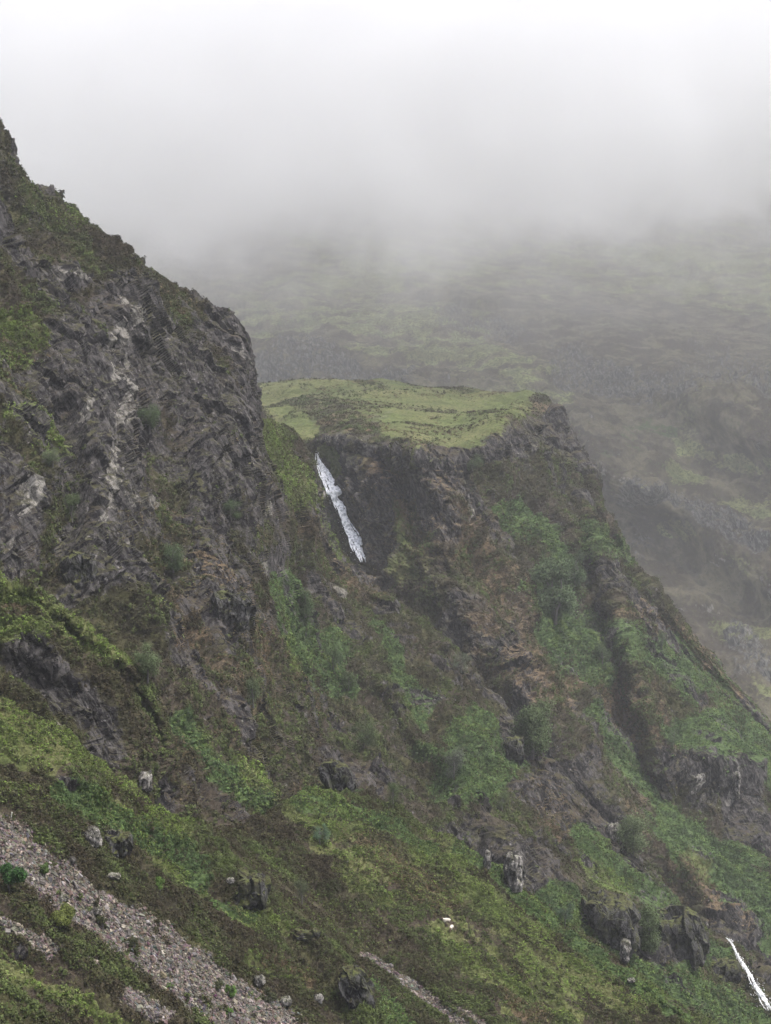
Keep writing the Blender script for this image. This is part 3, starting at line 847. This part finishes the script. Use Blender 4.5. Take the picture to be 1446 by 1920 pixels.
def stones(idx, sizes):
    n = len(idx)
    nrm = L['N'][idx]
    ax = nrm + r_.normal(0, 0.35, (n, 3)); ax /= np.linalg.norm(ax, axis=1)[:, None]
    t = np.cross(ax, r_.normal(size=(n, 3))); t /= np.linalg.norm(t, axis=1)[:, None]
    b = np.cross(ax, t)
    k = np.stack([sizes * r_.uniform(0.7, 1.6, n), sizes * r_.uniform(0.5, 1.0, n), sizes * r_.uniform(0.15, 0.5, n)], 1)
    T = _cube[None] * (1 + r_.normal(0, 0.16, (n, 8, 3)))
    T = T * k[:, None, :]
    c = L['P'][idx] + r_.normal(0, 0.06, (n, 3)) + nrm * (k[:, 2:3] * 0.3)
    return T[..., 0:1] * t[:, None, :] + T[..., 1:2] * b[:, None, :] + T[..., 2:3] * ax[:, None, :], c


W, c = stones(idx, np.clip(r_.lognormal(-2.12, 0.45, cnt), 0.06, 0.45))
V = (W + c[:, None, :]).reshape(-1, 3)
F = (_cf[None] + 8 * np.arange(cnt)[:, None, None]).reshape(-1, 4)
tone = (r_.lognormal(0, 0.38, (cnt, 1)) * np.array([[0.092, 0.080, 0.067]]) + r_.normal(0, 0.008, (cnt, 3))).clip(0.03, 0.42)
tc = np.repeat(np.concatenate([tone, np.ones((cnt, 1))], 1), 6, 0)
tag(mesh_obj('scree', V, F, M_STONE, attrs={'tint': ('FACE', tc)}), 'loose pinkish grey scree stones spilling down the near slope', 'scree', kind='stuff')

# the larger slabs of the scree, one object each
big = r_.choice(len(w), 110, p=w)
W, c = stones(big, r_.uniform(0.28, 0.52, 110))
for i in range(110):
    tn = np.array([0.125, 0.115, 0.11]) * r_.uniform(0.6, 1.5)
    o = mesh_obj('scree_slab', W[i], _cf, M_STONE, attrs={'tint': ('FACE', np.tile(np.append(tn, 1), (6, 1)))})
    o.location = c[i]
    bv = o.modifiers.new('worn edges', 'BEVEL'); bv.width = 0.03; bv.segments = 2
    tag(o, 'larger flat grey slab lying loose among the scree', 'rock slab', 'larger slabs lying on the scree', kind='thing')


# ------------------------------------------------------------------ boulders and crags
def ico(sub):
    import bmesh
    bm = bmesh.new()
    bmesh.ops.create_icosphere(bm, subdivisions=sub, radius=1)
    V = np.array([v.co[:] for v in bm.verts]); F = np.array([[v.index for v in f.verts] for f in bm.faces])
    bm.free()
    return V, F


ICO5, ICO5F = ico(5)
ICO6, ICO6F = ico(6)


def crag(name, px, py, w, h, mat, label, cat, seed, depth=None, lean=0.0, sub=5, group=None, rough=1.0, sink=0.25):
    """a rock w x h pixels of the photograph, standing on the ground that shows at (px, py + h/2)"""
    s = surf(px, py + h * 0.35) or surf(px, py)
    P0 = s[0]
    k = P0[1] / FPX
    sx, sz = w * k / 2, h * k / 2
    sy = depth or max(sx, sz) * 0.75
    V, F = (ICO5, ICO5F) if sub == 5 else (ICO6, ICO6F)
    V = np.sign(V) * np.abs(V) ** 0.6
    V = V * np.array([sx, sy, sz]) * 1.02
    m = (sx + sz) / 2
    q = V + seed * 3.7
    f = facets(q * np.array([1, 1, 0.55]), m * 0.62, seed, 0.5) * 0.42 + facets(q * np.array([1, 1, 0.6]), m * 0.24, seed + 1, 0.3) * 0.11
    nn = V / np.linalg.norm(V, axis=1)[:, None]
    V = V + nn * (f * m * 0.9 * rough)[:, None]
    V[:, 0] += lean * V[:, 2]
    o = mesh_obj(name, V, F, mat)
    ctr = to_world(np.array([px * 1.0]), np.array([py * 1.0]), P0[1])[0]
    o.location = (ctr[0], P0[1] + sy * sink, ctr[2] - (sz * 0.3 if name == 'rock_outcrop' and mat is M_ROCK_D else sz * 0.15))
    return tag(o, label, cat, group)


crag('boulder', 173, 1568, 28, 40, M_ROCK_P, 'pale upright boulder among the heather above the scree', 'boulder', 1, lean=-0.3)
crag('boulder', 217, 1583, 50, 46, M_ROCK_D, 'black overhanging boulder right of the pale upright boulder', 'boulder', 2, rough=0.9)
crag('boulder', 210, 1562, 17, 10, M_ROCK_P, 'small pale stone capping the black overhanging boulder', 'boulder', 3)
crag('boulder', 134, 1611, 14, 10, M_ROCK_P, 'little white stone at the top edge of the scree', 'boulder', 4)
crag('boulder', 214, 1642, 24, 7, M_ROCK_P, 'thin flat slab in the heather just below the black boulder', 'boulder', 5)
crag('boulder', 487, 1838, 20, 16, M_ROCK_P, 'pale boulder at the upper right margin of the scree', 'boulder', 6)
crag('boulder', 537, 1877, 22, 14, M_ROCK_P, 'pale boulder in heather at the foot of the scree near the bottom edge', 'boulder', 7)
crag('boulder', 597, 1872, 18, 16, M_ROCK_P, 'pinkish boulder between the scree foot and the dark bottom crag', 'boulder', 8)
crag('boulder', 432, 1650, 14, 9, M_ROCK_P, 'small pale stone on top of the square dark crag', 'boulder', 9)
crag('boulder', 180, 1708, 22, 10, M_ROCK_P, 'flat pale slab half way down the scree', 'boulder', 31)
crag('boulder', 118, 1685, 20, 9, M_ROCK_P, 'grey slab in the upper part of the scree', 'boulder', 32)
crag('boulder', 1183, 1838, 16, 6, M_ROCK_P, 'lone white stone on the lower green slope', 'boulder', 33)
crag('rock_outcrop', 455, 1668, 100, 62, M_ROCK_D, 'square dark crag in the heather right of the scree', 'rock outcrop', 10, sub=6, sink=0.7)
crag('rock_outcrop', 665, 1848, 54, 78, M_ROCK_D, 'tall dark crag near the bottom edge, between the scree and the thin stony strip', 'rock outcrop', 11, sub=6, lean=-0.25, sink=0.7)
crag('rock_outcrop', 575, 1752, 46, 18, M_ROCK_D, 'low dark ledge under heather right of the square dark crag', 'rock outcrop', 12, sink=0.7)
crag('rock_outcrop', 965, 1632, 32, 72, M_ROCK_P, 'tall pale lichened crag just above the green sheep slope', 'rock outcrop', 13, sub=6, sink=0.2)
crag('rock_outcrop', 915, 1612, 12, 36, M_ROCK_P, 'thin grey rock pillar left of the tall pale crag', 'rock outcrop', 14, sink=0.2)
crag('rock_outcrop', 1155, 1735, 84, 118, M_ROCK_D, 'big dark crag face above the blue-green bracken, left of its tree', 'rock outcrop', 15, sub=6, sink=0.75, lean=-0.2)
crag('rock_outcrop', 1278, 1755, 92, 100, M_ROCK_D, 'big dark crag face above the bracken, right of its tree', 'rock outcrop', 16, sub=6, sink=0.75, lean=-0.2)
crag('rock_outcrop', 1172, 1782, 18, 40, M_ROCK_P, 'pale streaked nose at the foot of the dark crag', 'rock outcrop', 17, sink=0.3)
crag('rock_outcrop', 1355, 1820, 66, 38, M_ROCK_D, 'dark stepped crag left of the lower waterfall', 'rock outcrop', 18, sub=6, sink=0.7)
crag('rock_outcrop', 1380, 1470, 14, 52, M_ROCK_P, 'pale rock pillar on the right-hand cliff', 'rock outcrop', 19, sink=0.3)
crag('rock_outcrop', 1308, 1468, 16, 34, M_ROCK_P, 'shorter pale leaning rock on the right-hand cliff', 'rock outcrop', 20, lean=0.4, sink=0.3)
crag('rock_outcrop', 1153, 1558, 26, 32, M_ROCK_P, 'pale blocky outcrop beside the grey-leaved tree', 'rock outcrop', 21, sink=0.3)
crag('rock_outcrop', 150, 1062, 62, 60, M_ROCK_D, 'dark overhanging crag below the left cliffs, above the green spur', 'rock outcrop', 22, sub=6, sink=0.4)
crag('rock_outcrop', 272, 1464, 22, 34, M_ROCK_P, 'pale blocky outcrop at the foot of the left cliffs', 'rock outcrop', 23, sink=0.4)
crag('rock_outcrop', 965, 1400, 34, 44, M_ROCK_D, 'grey rock nose left of the biggest round tree', 'rock outcrop', 24, sink=0.4)
crag('rock_outcrop', 435, 1140, 70, 74, M_ROCK_D, 'dark jutting buttress in the middle of the left cliffs', 'rock outcrop', 25, sub=6, sink=0.8)
crag('rock_outcrop', 634, 1455, 54, 60, M_ROCK_D, 'dark rock face on the heather slope above the upper edge of the sheep slope', 'rock outcrop', 26, sub=6, lean=-0.3, sink=0.8)


# ------------------------------------------------------------------ trees and bushes
def tube(pts, rad, n=7):
    pts = np.array(pts, float)
    V, F = [], []
    for i, p in enumerate(pts):
        d = pts[min(i + 1, len(pts) - 1)] - pts[max(i - 1, 0)]
        d /= np.linalg.norm(d) + 1e-9
        a = np.cross(d, [0.3, 1, 0.1]); a /= np.linalg.norm(a)
        b = np.cross(d, a)
        for j in range(n):
            t = 2 * math.pi * j / n
            V.append(p + (a * math.cos(t) + b * math.sin(t)) * rad[i])
    for i in range(len(pts) - 1):
        for j in range(n):
            F.append([i * n + j, i * n + (j + 1) % n, (i + 1) * n + (j + 1) % n, (i + 1) * n + j])
    return np.array(V), np.array(F)


def tree(px, py, w, h, col, label, seed, leaves=2600, group='trees clinging to the cliffs', name='tree', sparse=1.0, leafsz=0.115, trunkf=0.3):
    """crown about w x h pixels, its middle at (px, py)"""
    s = surf(px, py + h * 0.45) or surf(px, py)
    base = s[0]
    k = base[1] / FPX
    Wd, H = w * k, h * k
    r = np.random.default_rng(seed)
    root = bpy.data.objects.new(name, None)
    COL.objects.link(root)
    ctr = to_world(np.array([px * 1.0]), np.array([py * 1.0]), base[1])[0]
    foot = np.array([ctr[0], base[1], min(base[2], ctr[2] - H * 0.4)])
    root.location = foot
    tag(root, label, 'tree' if name == 'tree' else 'bush', group)
    hh = ctr[2] - foot[2]
    # trunk and limbs
    Vs, Fs, o = [], [], 0
    top = np.array([r.normal(0, .05) * Wd, -0.1 * H, hh + H * 0.25])
    def put(p, rad):
        nonlocal o
        v, f = tube(p, rad); Vs.append(v); Fs.append(f + o); o += len(v)
    r0 = max(0.05, H * 0.028)
    put([(0, 0, -0.4), top * 0.3 + r.normal(0, .03 * H, 3), top * 0.65 + r.normal(0, .03 * H, 3), top], [r0 * 1.2, r0, r0 * .65, r0 * .25])
    clumps = []
    nl = 13 if name == 'tree' else 6
    for i in range(nl):
        a = r.uniform(0, 2 * math.pi)
        zz = r.uniform(-0.42, 0.42)
        rr = math.sqrt(max(0.05, 1 - (zz / 0.55) ** 2)) * r.uniform(0.4, 0.95)
        c = np.array([math.cos(a) * Wd * 0.42 * rr, math.sin(a) * Wd * 0.34 * rr, hh + zz * H])
        clumps.append((c, r.uniform(0.09, 0.22) * (Wd + H) / 2))
        st = top * r.uniform(0.25, 0.8)
        put([st, (st + c) / 2 + r.normal(0, .04 * H, 3), c], [r0 * .45, r0 * .3, r0 * .12])
    clumps.append((np.array([0, 0, hh]), 0.22 * (Wd + H) / 2))
    mesh_obj('trunk', np.concatenate(Vs), np.concatenate(Fs), M_BARK, root, True)
    # crown: leaves round the limb ends
    nL = int(leaves * 3.2)
    ci = r.integers(0, len(clumps), nL)
    C = np.array([c for c, _ in clumps])[ci]; R = np.array([q for _, q in clumps])[ci]
    d = r.normal(size=(nL, 3)); d /= np.linalg.norm(d, axis=1)[:, None]
    p = C + d * (R * r.uniform(0.25, 1.0, nL) ** 0.45)[:, None] * sparse
    p += (r.normal(size=(nL, 3)) * 0.05 * H)
    nrm = d + r.normal(0, 0.6, (nL, 3)) + np.array([0, 0, 0.4]); nrm /= np.linalg.norm(nrm, axis=1)[:, None]
    t = np.cross(nrm, r.normal(size=(nL, 3))); t /= np.linalg.norm(t, axis=1)[:, None]
    b = np.cross(nrm, t)
    sz = (leafsz * H / 9.0 * r.uniform(0.6, 1.5, nL))[:, None]
    V = np.stack([p - t * sz - b * sz * .3, p + t * sz * .2 - b * sz * .8, p + t * sz + b * sz * .3, p - t * sz * .1 + b * sz * .8], 1).reshape(-1, 3)
    F = np.arange(4 * nL).reshape(-1, 4)
    tn = np.array(col)[None] * r.uniform(0.65, 1.4, (nL, 1)) * np.array([r.uniform(0.75, 1.25) for _ in clumps])[ci][:, None]
    mesh_obj('crown', V, F, M_LEAF, root, attrs={'tint': ('FACE', np.concatenate([tn, np.ones((nL, 1))], 1))})
    return root


G1, G2, G3 = (0.058, 0.078, 0.034), (0.054, 0.076, 0.036), (0.078, 0.10, 0.048)
TREES = [
    (1000, 1368, 84, 108, G1, 'biggest round green tree, right of the grey rock nose', 5200),
    (1042, 1110, 86, 120, G2, 'tall hazy tree high in the gully below the plateau cliff', 5200),
    (1078, 1062, 46, 74, G2, 'narrower hazy tree just up and right of the tall hazy tree', 2600),
    (683, 1376, 66, 46, G1, 'low rounded tree on the heather slope in the middle', 2600),
    (276, 1240, 54, 66, G3, 'pale feathery small tree at the tip of the bright green spur', 2600),
    (573, 1130, 30, 56, G2, 'dark slim tree rising above the ferns beside the left cliff', 1800),
    (280, 785, 56, 50, G2, 'blue-green tree in the cleft right of the pale rock rib', 2600),
    (325, 1045, 36, 60, G2, 'dark tree below the pale rock streaks in the left cliffs', 2200),
    (434, 957, 40, 40, G2, 'small blue-green tree half way down the left cliffs', 1800),
    (1188, 1560, 60, 84, G3, 'grey-leaved tree beside the pale blocky outcrop', 2800),
    (1216, 1738, 40, 96, G1, 'tall tree between the two big dark crag faces', 3000),
    (852, 1428, 44, 56, (0.07, 0.075, 0.06), 'thin greyish tree at the left of the green bracken patch', 1300),
    (886, 868, 42, 32, G2, 'small hazy tree below the front rim of the plateau', 1600),
    (625, 1228, 40, 40, G2, 'green bushy tree in the fern gully, lower right of the slim dark tree', 1800),
    (653, 1272, 34, 36, G1, 'lower green bushy tree at the end of the fern gully', 1600),
    (475, 1292, 24, 60, G3, 'thin pale tree against the foot of the left cliffs', 1200),
    (98, 855, 44, 34, G3, 'blue-green small tree on the ledge at the far left', 1600),
    (135, 950, 40, 46, G1, 'small tree between the two pale rock faces at the left', 1600),
    (865, 1240, 50, 32, (0.07, 0.085, 0.055), 'sparse grey tree in the brown heather below the waterfall', 1300),
    (738, 1486, 26, 40, G1, 'small dark tree above the upper edge of the sheep slope', 1200),
    (942, 1500, 36, 32, G1, 'small tree at the foot of the green bracken patch', 1200),
    (1241, 1198, 18, 32, G2, 'tiny hazy tree on the right-hand skyline of the plateau hill', 900),
    (1130, 1222, 40, 36, G2, 'small hazy tree in the ferns below the tall hazy tree', 1400),
    (600, 1560, 46, 34, (0.07, 0.11, 0.065), 'pale green bush at the back edge of the sheep slope', 1500),
    (1060, 1712, 50, 40, (0.05, 0.07, 0.045), 'grey-green bush in the bracken left of the big crag', 1600),
    (1262, 1380, 34, 34, G2, 'small tree in the gully left of the right-hand cliff', 1200),
    (565, 1668, 26, 44, (0.06, 0.07, 0.04), 'thin small tree on the near slope right of the square dark crag', 900),
]
for i, (x, y, w_, h_, c_, lb, lv) in enumerate(TREES):
    tree(x, y, w_, h_, c_, lb, 200 + i, leaves=lv, sparse=1.15 if lv < 1400 else 1.0)

BUSH = [(18, 1645, 62, 44, (0.03, 0.065, 0.02), 'rounded dark green bush at the left edge of the scree', 3600),
        (84, 1630, 30, 22, (0.05, 0.075, 0.025), 'small green tuft in the upper scree', 1400),
        (120, 1716, 70, 34, (0.085, 0.10, 0.028), 'yellow-green bush on the lower side of the scree', 3200),
        (192, 1722, 26, 14, (0.05, 0.055, 0.025), 'low dark cushion in the middle of the scree', 900),
        (182, 1692, 22, 16, (0.04, 0.038, 0.02), 'brown heather cushion above the low dark cushion', 900),
        (252, 1765, 28, 16, (0.05, 0.055, 0.025), 'dark heather cushion beside the lower scree', 900),
        (410, 1845, 26, 18, (0.045, 0.05, 0.025), 'dark round heather bush at the right margin of the scree', 1000),
        (434, 1858, 26, 20, (0.075, 0.13, 0.03), 'bright green tuft beside the dark round heather bush', 1200),
        (430, 1895, 22, 12, (0.075, 0.14, 0.03), 'bright green tuft low on the scree', 900),
        (318, 1848, 16, 10, (0.07, 0.12, 0.03), 'tiny green tuft in the middle of the lower scree', 700),
        (508, 1866, 30, 24, (0.045, 0.05, 0.025), 'dark bush between two pale boulders near the bottom edge', 1000),
        (300, 1655, 22, 22, (0.09, 0.15, 0.035), 'bright fern tuft below the fern bank', 900)]
for i, (x, y, w_, h_, c_, lb, lv) in enumerate(BUSH):
    tree(x, y, w_, h_, c_, lb, 400 + i, leaves=lv, name='bush', group='bushes and tufts growing on the scree', leafsz=0.30)

# ------------------------------------------------------------------ waterfalls
M_WATER, _nt, _b = new_mat('white_water')
_n = N(_nt)
_p = _n.add('ShaderNodeNewGeometry').outputs['Position']
_nt.links.new(_n.mix(_n.rng(_n.noise(_n.mapping(_p, (1, 1, 0.2)), 1.7, 4, 0.6), 0.36, 0.56), (0.38, 0.39, 0.39), (0.88, 0.88, 0.86)), _b.inputs['Base Color'])
_b.inputs['Roughness'].default_value = 0.5


def waterfall(path, label, seed, strands=26, only=None, front=2.0, fan=1.0):
    """path: (px, py, width in px); many falling strands, thicker in the middle"""
    r = np.random.default_rng(seed)
    A = spline(np.array(path, float), 60)
    base = []
    for x, y, w_ in A:
        s = surf(x, y, only, 6)
        base.append(s[0][1] if s else base[-1])
    base = np.array(base)
    base = np.convolve(np.pad(base, 6, 'edge'), np.ones(13) / 13, 'valid') - front
    Vs, Fs, o = [], [], 0
    for k in range(strands):
        off = r.normal(0, 0.32) if k else 0.0
        a, b = sorted(r.uniform(0, 1, 2)) if k > 5 else (0, 1)
        if b - a < 0.15: b = min(1, a + 0.3)
        i0, i1 = int(a * 59), max(int(b * 59), int(a * 59) + 3)
        i1 = min(i1, 59)
        P, R = [], []
        wv = r.uniform(0, 6)
        for i in range(i0, i1 + 1):
            x, y, w_ = A[i]
            xx = x + (off * fan + 0.06 / fan * math.sin(i * 0.45 + wv) + r.normal(0, 0.02)) * w_
            kk = base[i] / FPX
            P.append(to_world(np.array([xx]), np.array([y]), base[i] - r.uniform(0, 0.25) - (0.5 - abs(off)) * 0.6)[0])
            e = min(1, (i - i0 + 1) / 4, (i1 - i + 1) / 4)
            R.append(max(0.03, w_ * kk * r.uniform(0.04, 0.085) * e))
        if len(P) < 3: continue
        v, f = tube(P, R, 6)
        Vs.append(v); Fs.append(f + o); o += len(v)
    # spray drops down the length
    nd = 500
    t = r.uniform(0, 1, nd) ** 0.8
    i = (t * 59).astype(int)
    x = A[i, 0] + r.normal(0, 0.42, nd) * A[i, 2]
    y = A[i, 1] + r.normal(0, 3, nd)
    c = to_world(x, y, base[i] - 0.3)
    s = r.uniform(0.03, 0.11, nd)[:, None, None]
    tet = np.array([[0, 0, 1.6], [.8, 0, -.6], [-.4, .7, -.6], [-.4, -.7, -.6]])
    v = (c[:, None, :] + tet[None] * s).reshape(-1, 3)
    tf = np.array([[0, 1, 2, 2], [0, 2, 3, 3], [0, 3, 1, 1], [1, 3, 2, 2]])
    V = np.concatenate(Vs + [v])
    F4 = np.concatenate(Fs)
    F3 = (np.array([[0, 1, 2], [0, 2, 3], [0, 3, 1], [1, 3, 2]])[None] + 4 * np.arange(nd)[:, None, None]).reshape(-1, 3) + o
    F = np.concatenate([F4[:, [0, 1, 2]], F4[:, [0, 2, 3]], F3])
    ob = mesh_obj('waterfall', V, F, M_WATER, smooth_shade=True)
    return tag(ob, label, 'waterfall', kind='structure')


waterfall([(594, 850, 4), (599, 866, 12), (610, 884, 19), (622, 905, 27), (630, 922, 29), (627, 932, 14), (637, 948, 20), (643, 965, 16), (652, 985, 19), (661, 1005, 27), (670, 1028, 32), (679, 1054, 32)],
          'upper waterfall dropping white beside the plateau cliff', 1, strands=34, only=['plateau_hill'])
waterfall([(1362, 1758, 3), (1372, 1768, 4), (1380, 1785, 4), (1388, 1800, 7), (1402, 1822, 10), (1414, 1842, 14), (1428, 1868, 19), (1446, 1894, 22)],
          'lower narrow waterfall in the bottom right corner', 2, strands=22, fan=0.55)

# ------------------------------------------------------------------ sheep
M_WOOL, _nt, _b = new_mat('wool')
_n = N(_nt)
_nt.links.new(_n.mix(_n.noise(_n.add('ShaderNodeNewGeometry').outputs['Position'], 14, 4), (0.32, 0.28, 0.22), (0.58, 0.53, 0.46)), _b.inputs['Base Color'])
M_FACE, _nt, _b = new_mat('sheep_face')
_b.inputs['Base Color'].default_value = (0.10, 0.07, 0.05, 1)
import bmesh


def sheep(px, py, yaw, label, graze):
    s = surf(px, py, ['near_slope'])
    me = bpy.data.meshes.new('sheep')
    # skeleton: one vertex per joint, radius per vertex; the root is the pelvis
    J = [(-.38, 0, .62, .20), (-.12, 0, .63, .25), (.14, 0, .63, .24), (.36, 0, .64, .19)]
    E = [(0, 1), (1, 2), (2, 3)]
    hd = [(.52, 0, .66, .10), (.63, 0, .48, .09), (.70, 0, .28, .085), (.76, 0, .14, .05)] if graze else [(.50, 0, .78, .11), (.58, 0, .92, .09), (.70, 0, .93, .08), (.82, 0, .86, .05)]
    p = 3
    for q in hd:
        J.append(q); E.append((p, len(J) - 1)); p = len(J) - 1
    headv = len(J) - 2
    for sy in (-1, 1):
        J.append((hd[2][0] - .05, sy * .10, hd[2][2] + .05, .025)); E.append((len(J) - 1, headv))
        for chain, root in (([(-.40, .12, .48, .10), (-.34, .13, .34, .055), (-.43, .13, .22, .035), (-.40, .13, .02, .03)], 0), ([(.34, .11, .46, .08), (.34, .12, .28, .045), (.32, .12, .15, .032), (.34, .12, .02, .03)], 3)):
            q = root
            for (x, y, z, rr) in chain:
                J.append((x, y * sy, z, rr)); E.append((q, len(J) - 1)); q = len(J) - 1
    J.append((-.56, 0, .60, .05)); E.append((0, len(J) - 1))
    J.append((-.60, 0, .42, .035)); E.append((len(J) - 2, len(J) - 1))
    me.from_pydata([j[:3] for j in J], E, [])
    o = bpy.data.objects.new('sheep', me)
    COL.objects.link(o)
    sk = o.modifiers.new('skin', 'SKIN')
    for v, j in zip(me.skin_vertices[0].data, J): v.radius = (j[3], j[3])
    me.skin_vertices[0].data[0].use_root = True
    ss = o.modifiers.new('sub', 'SUBSURF'); ss.levels = 2; ss.render_levels = 2
    dg = bpy.context.evaluated_depsgraph_get()
    m2 = bpy.data.meshes.new_from_object(o.evaluated_get(dg))
    o.modifiers.clear(); o.data = m2
    m2.materials.clear(); m2.materials.append(M_WOOL); m2.materials.append(M_FACE)
    co = np.array([v.co[:] for v in m2.vertices])
    wool = (co[:, 2] > .36) & (co[:, 0] < (.5 if graze else .52))
    co[wool] += fbm(co[wool], .09, 2, kind='b')[:, None] * 0.022 * np.sign(co[wool] - [0, 0, .62])
    m2.vertices.foreach_set('co', co.astype(np.float32).ravel())
    for pl in m2.polygons:
        c = pl.center
        pl.use_smooth = True
        pl.material_index = 1 if (c.z < .34 or c.x > .56) and not c.x < -.5 else 0
    o.scale = (0.68, 0.68, 0.68)
    o.rotation_euler = (0, 0, yaw)
    o.location = (s[0][0], s[0][1] - 0.2, s[0][2] + 0.10)
    tag(o, label, 'sheep', 'sheep grazing on the green slope')


sheep(842, 1731, math.radians(200), 'upper left white sheep of the two on the green slope', False)
sheep(851, 1742, math.radians(250), 'lower right white sheep of the two, head down grazing', True)


# ------------------------------------------------------------------ air: even haze, and the low cloud on the hill
def box(name, lo, hi, mat):
    x0, y0, z0 = lo; x1, y1, z1 = hi
    V = [(x0, y0, z0), (x1, y0, z0), (x1, y1, z0), (x0, y1, z0), (x0, y0, z1), (x1, y0, z1), (x1, y1, z1), (x0, y1, z1)]
    return mesh_obj(name, V, _cf, mat)


mh = bpy.data.materials.new('haze'); mh.use_nodes = True
mh.node_tree.nodes.clear()
mo = mh.node_tree.nodes.new('ShaderNodeOutputMaterial')
mv = mh.node_tree.nodes.new('ShaderNodeVolumePrincipled')
mv.inputs['Color'].default_value = (0.96, 0.965, 0.98, 1)
mv.inputs['Density'].default_value = 0.00015
mh.node_tree.links.new(mv.outputs[0], mo.inputs['Volume'])
tag(box('haze', (-2700, -1200, -330), (2700, 4200, 700), mh), 'thin grey haze filling the valley', 'haze', kind='stuff')

mc = bpy.data.materials.new('low_cloud'); mc.use_nodes = True
nt = mc.node_tree; nt.nodes.clear()
n = N(nt)
mo = n.add('ShaderNodeOutputMaterial'); mv = n.add('ShaderNodeVolumePrincipled')
mv.inputs['Color'].default_value = (1, 1, 1, 1)
geo = n.add('ShaderNodeNewGeometry').outputs['Position']
sx = n.add('ShaderNodeSeparateXYZ'); nt.links.new(geo, sx.inputs[0])
nz = n.noise(n.mapping(geo, (1, 1, 1.3)), 0.009, 4, 0.6, 0.8)
# the base hangs lower on the left than on the right
hgt = n.math('ADD', sx.outputs[2], n.math('MULTIPLY', n.math('SUBTRACT', nz, 0.5), 150))
hgt = n.math('ADD', hgt, n.math('MULTIPLY', sx.outputs[0], -0.06))
den = n.rng(hgt, -30, 85, 0.0, 1.0)
den = n.math('MULTIPLY', den, den)
den = n.math('MULTIPLY', den, n.rng(sx.outputs[1], 465, 760))
puff = n.noise(n.mapping(geo, (1, 1, 1.2)), 0.016, 4, 0.6, 1.2)
den = n.math('MULTIPLY', den, n.rng(puff, 0.36, 0.64, 0.35, 1.5))
wisp = n.math('MULTIPLY', n.rng(puff, 0.50, 0.68, 0.0, 0.0035), n.rng(sx.outputs[2], -45, 15))
wisp = n.math('ADD', wisp, 0.0003)
nt.links.new(n.math('ADD', n.math('MULTIPLY', den, 0.0096), wisp), mv.inputs['Density'])
mv.inputs['Anisotropy'].default_value = 0.25
nt.links.new(mv.outputs[0], mo.inputs['Volume'])
cl = box('low_cloud', (-900, 460, -280), (1100, 2400, 400), mc)
tag(cl, 'low grey cloud hiding the hilltops', 'cloud', kind='stuff')
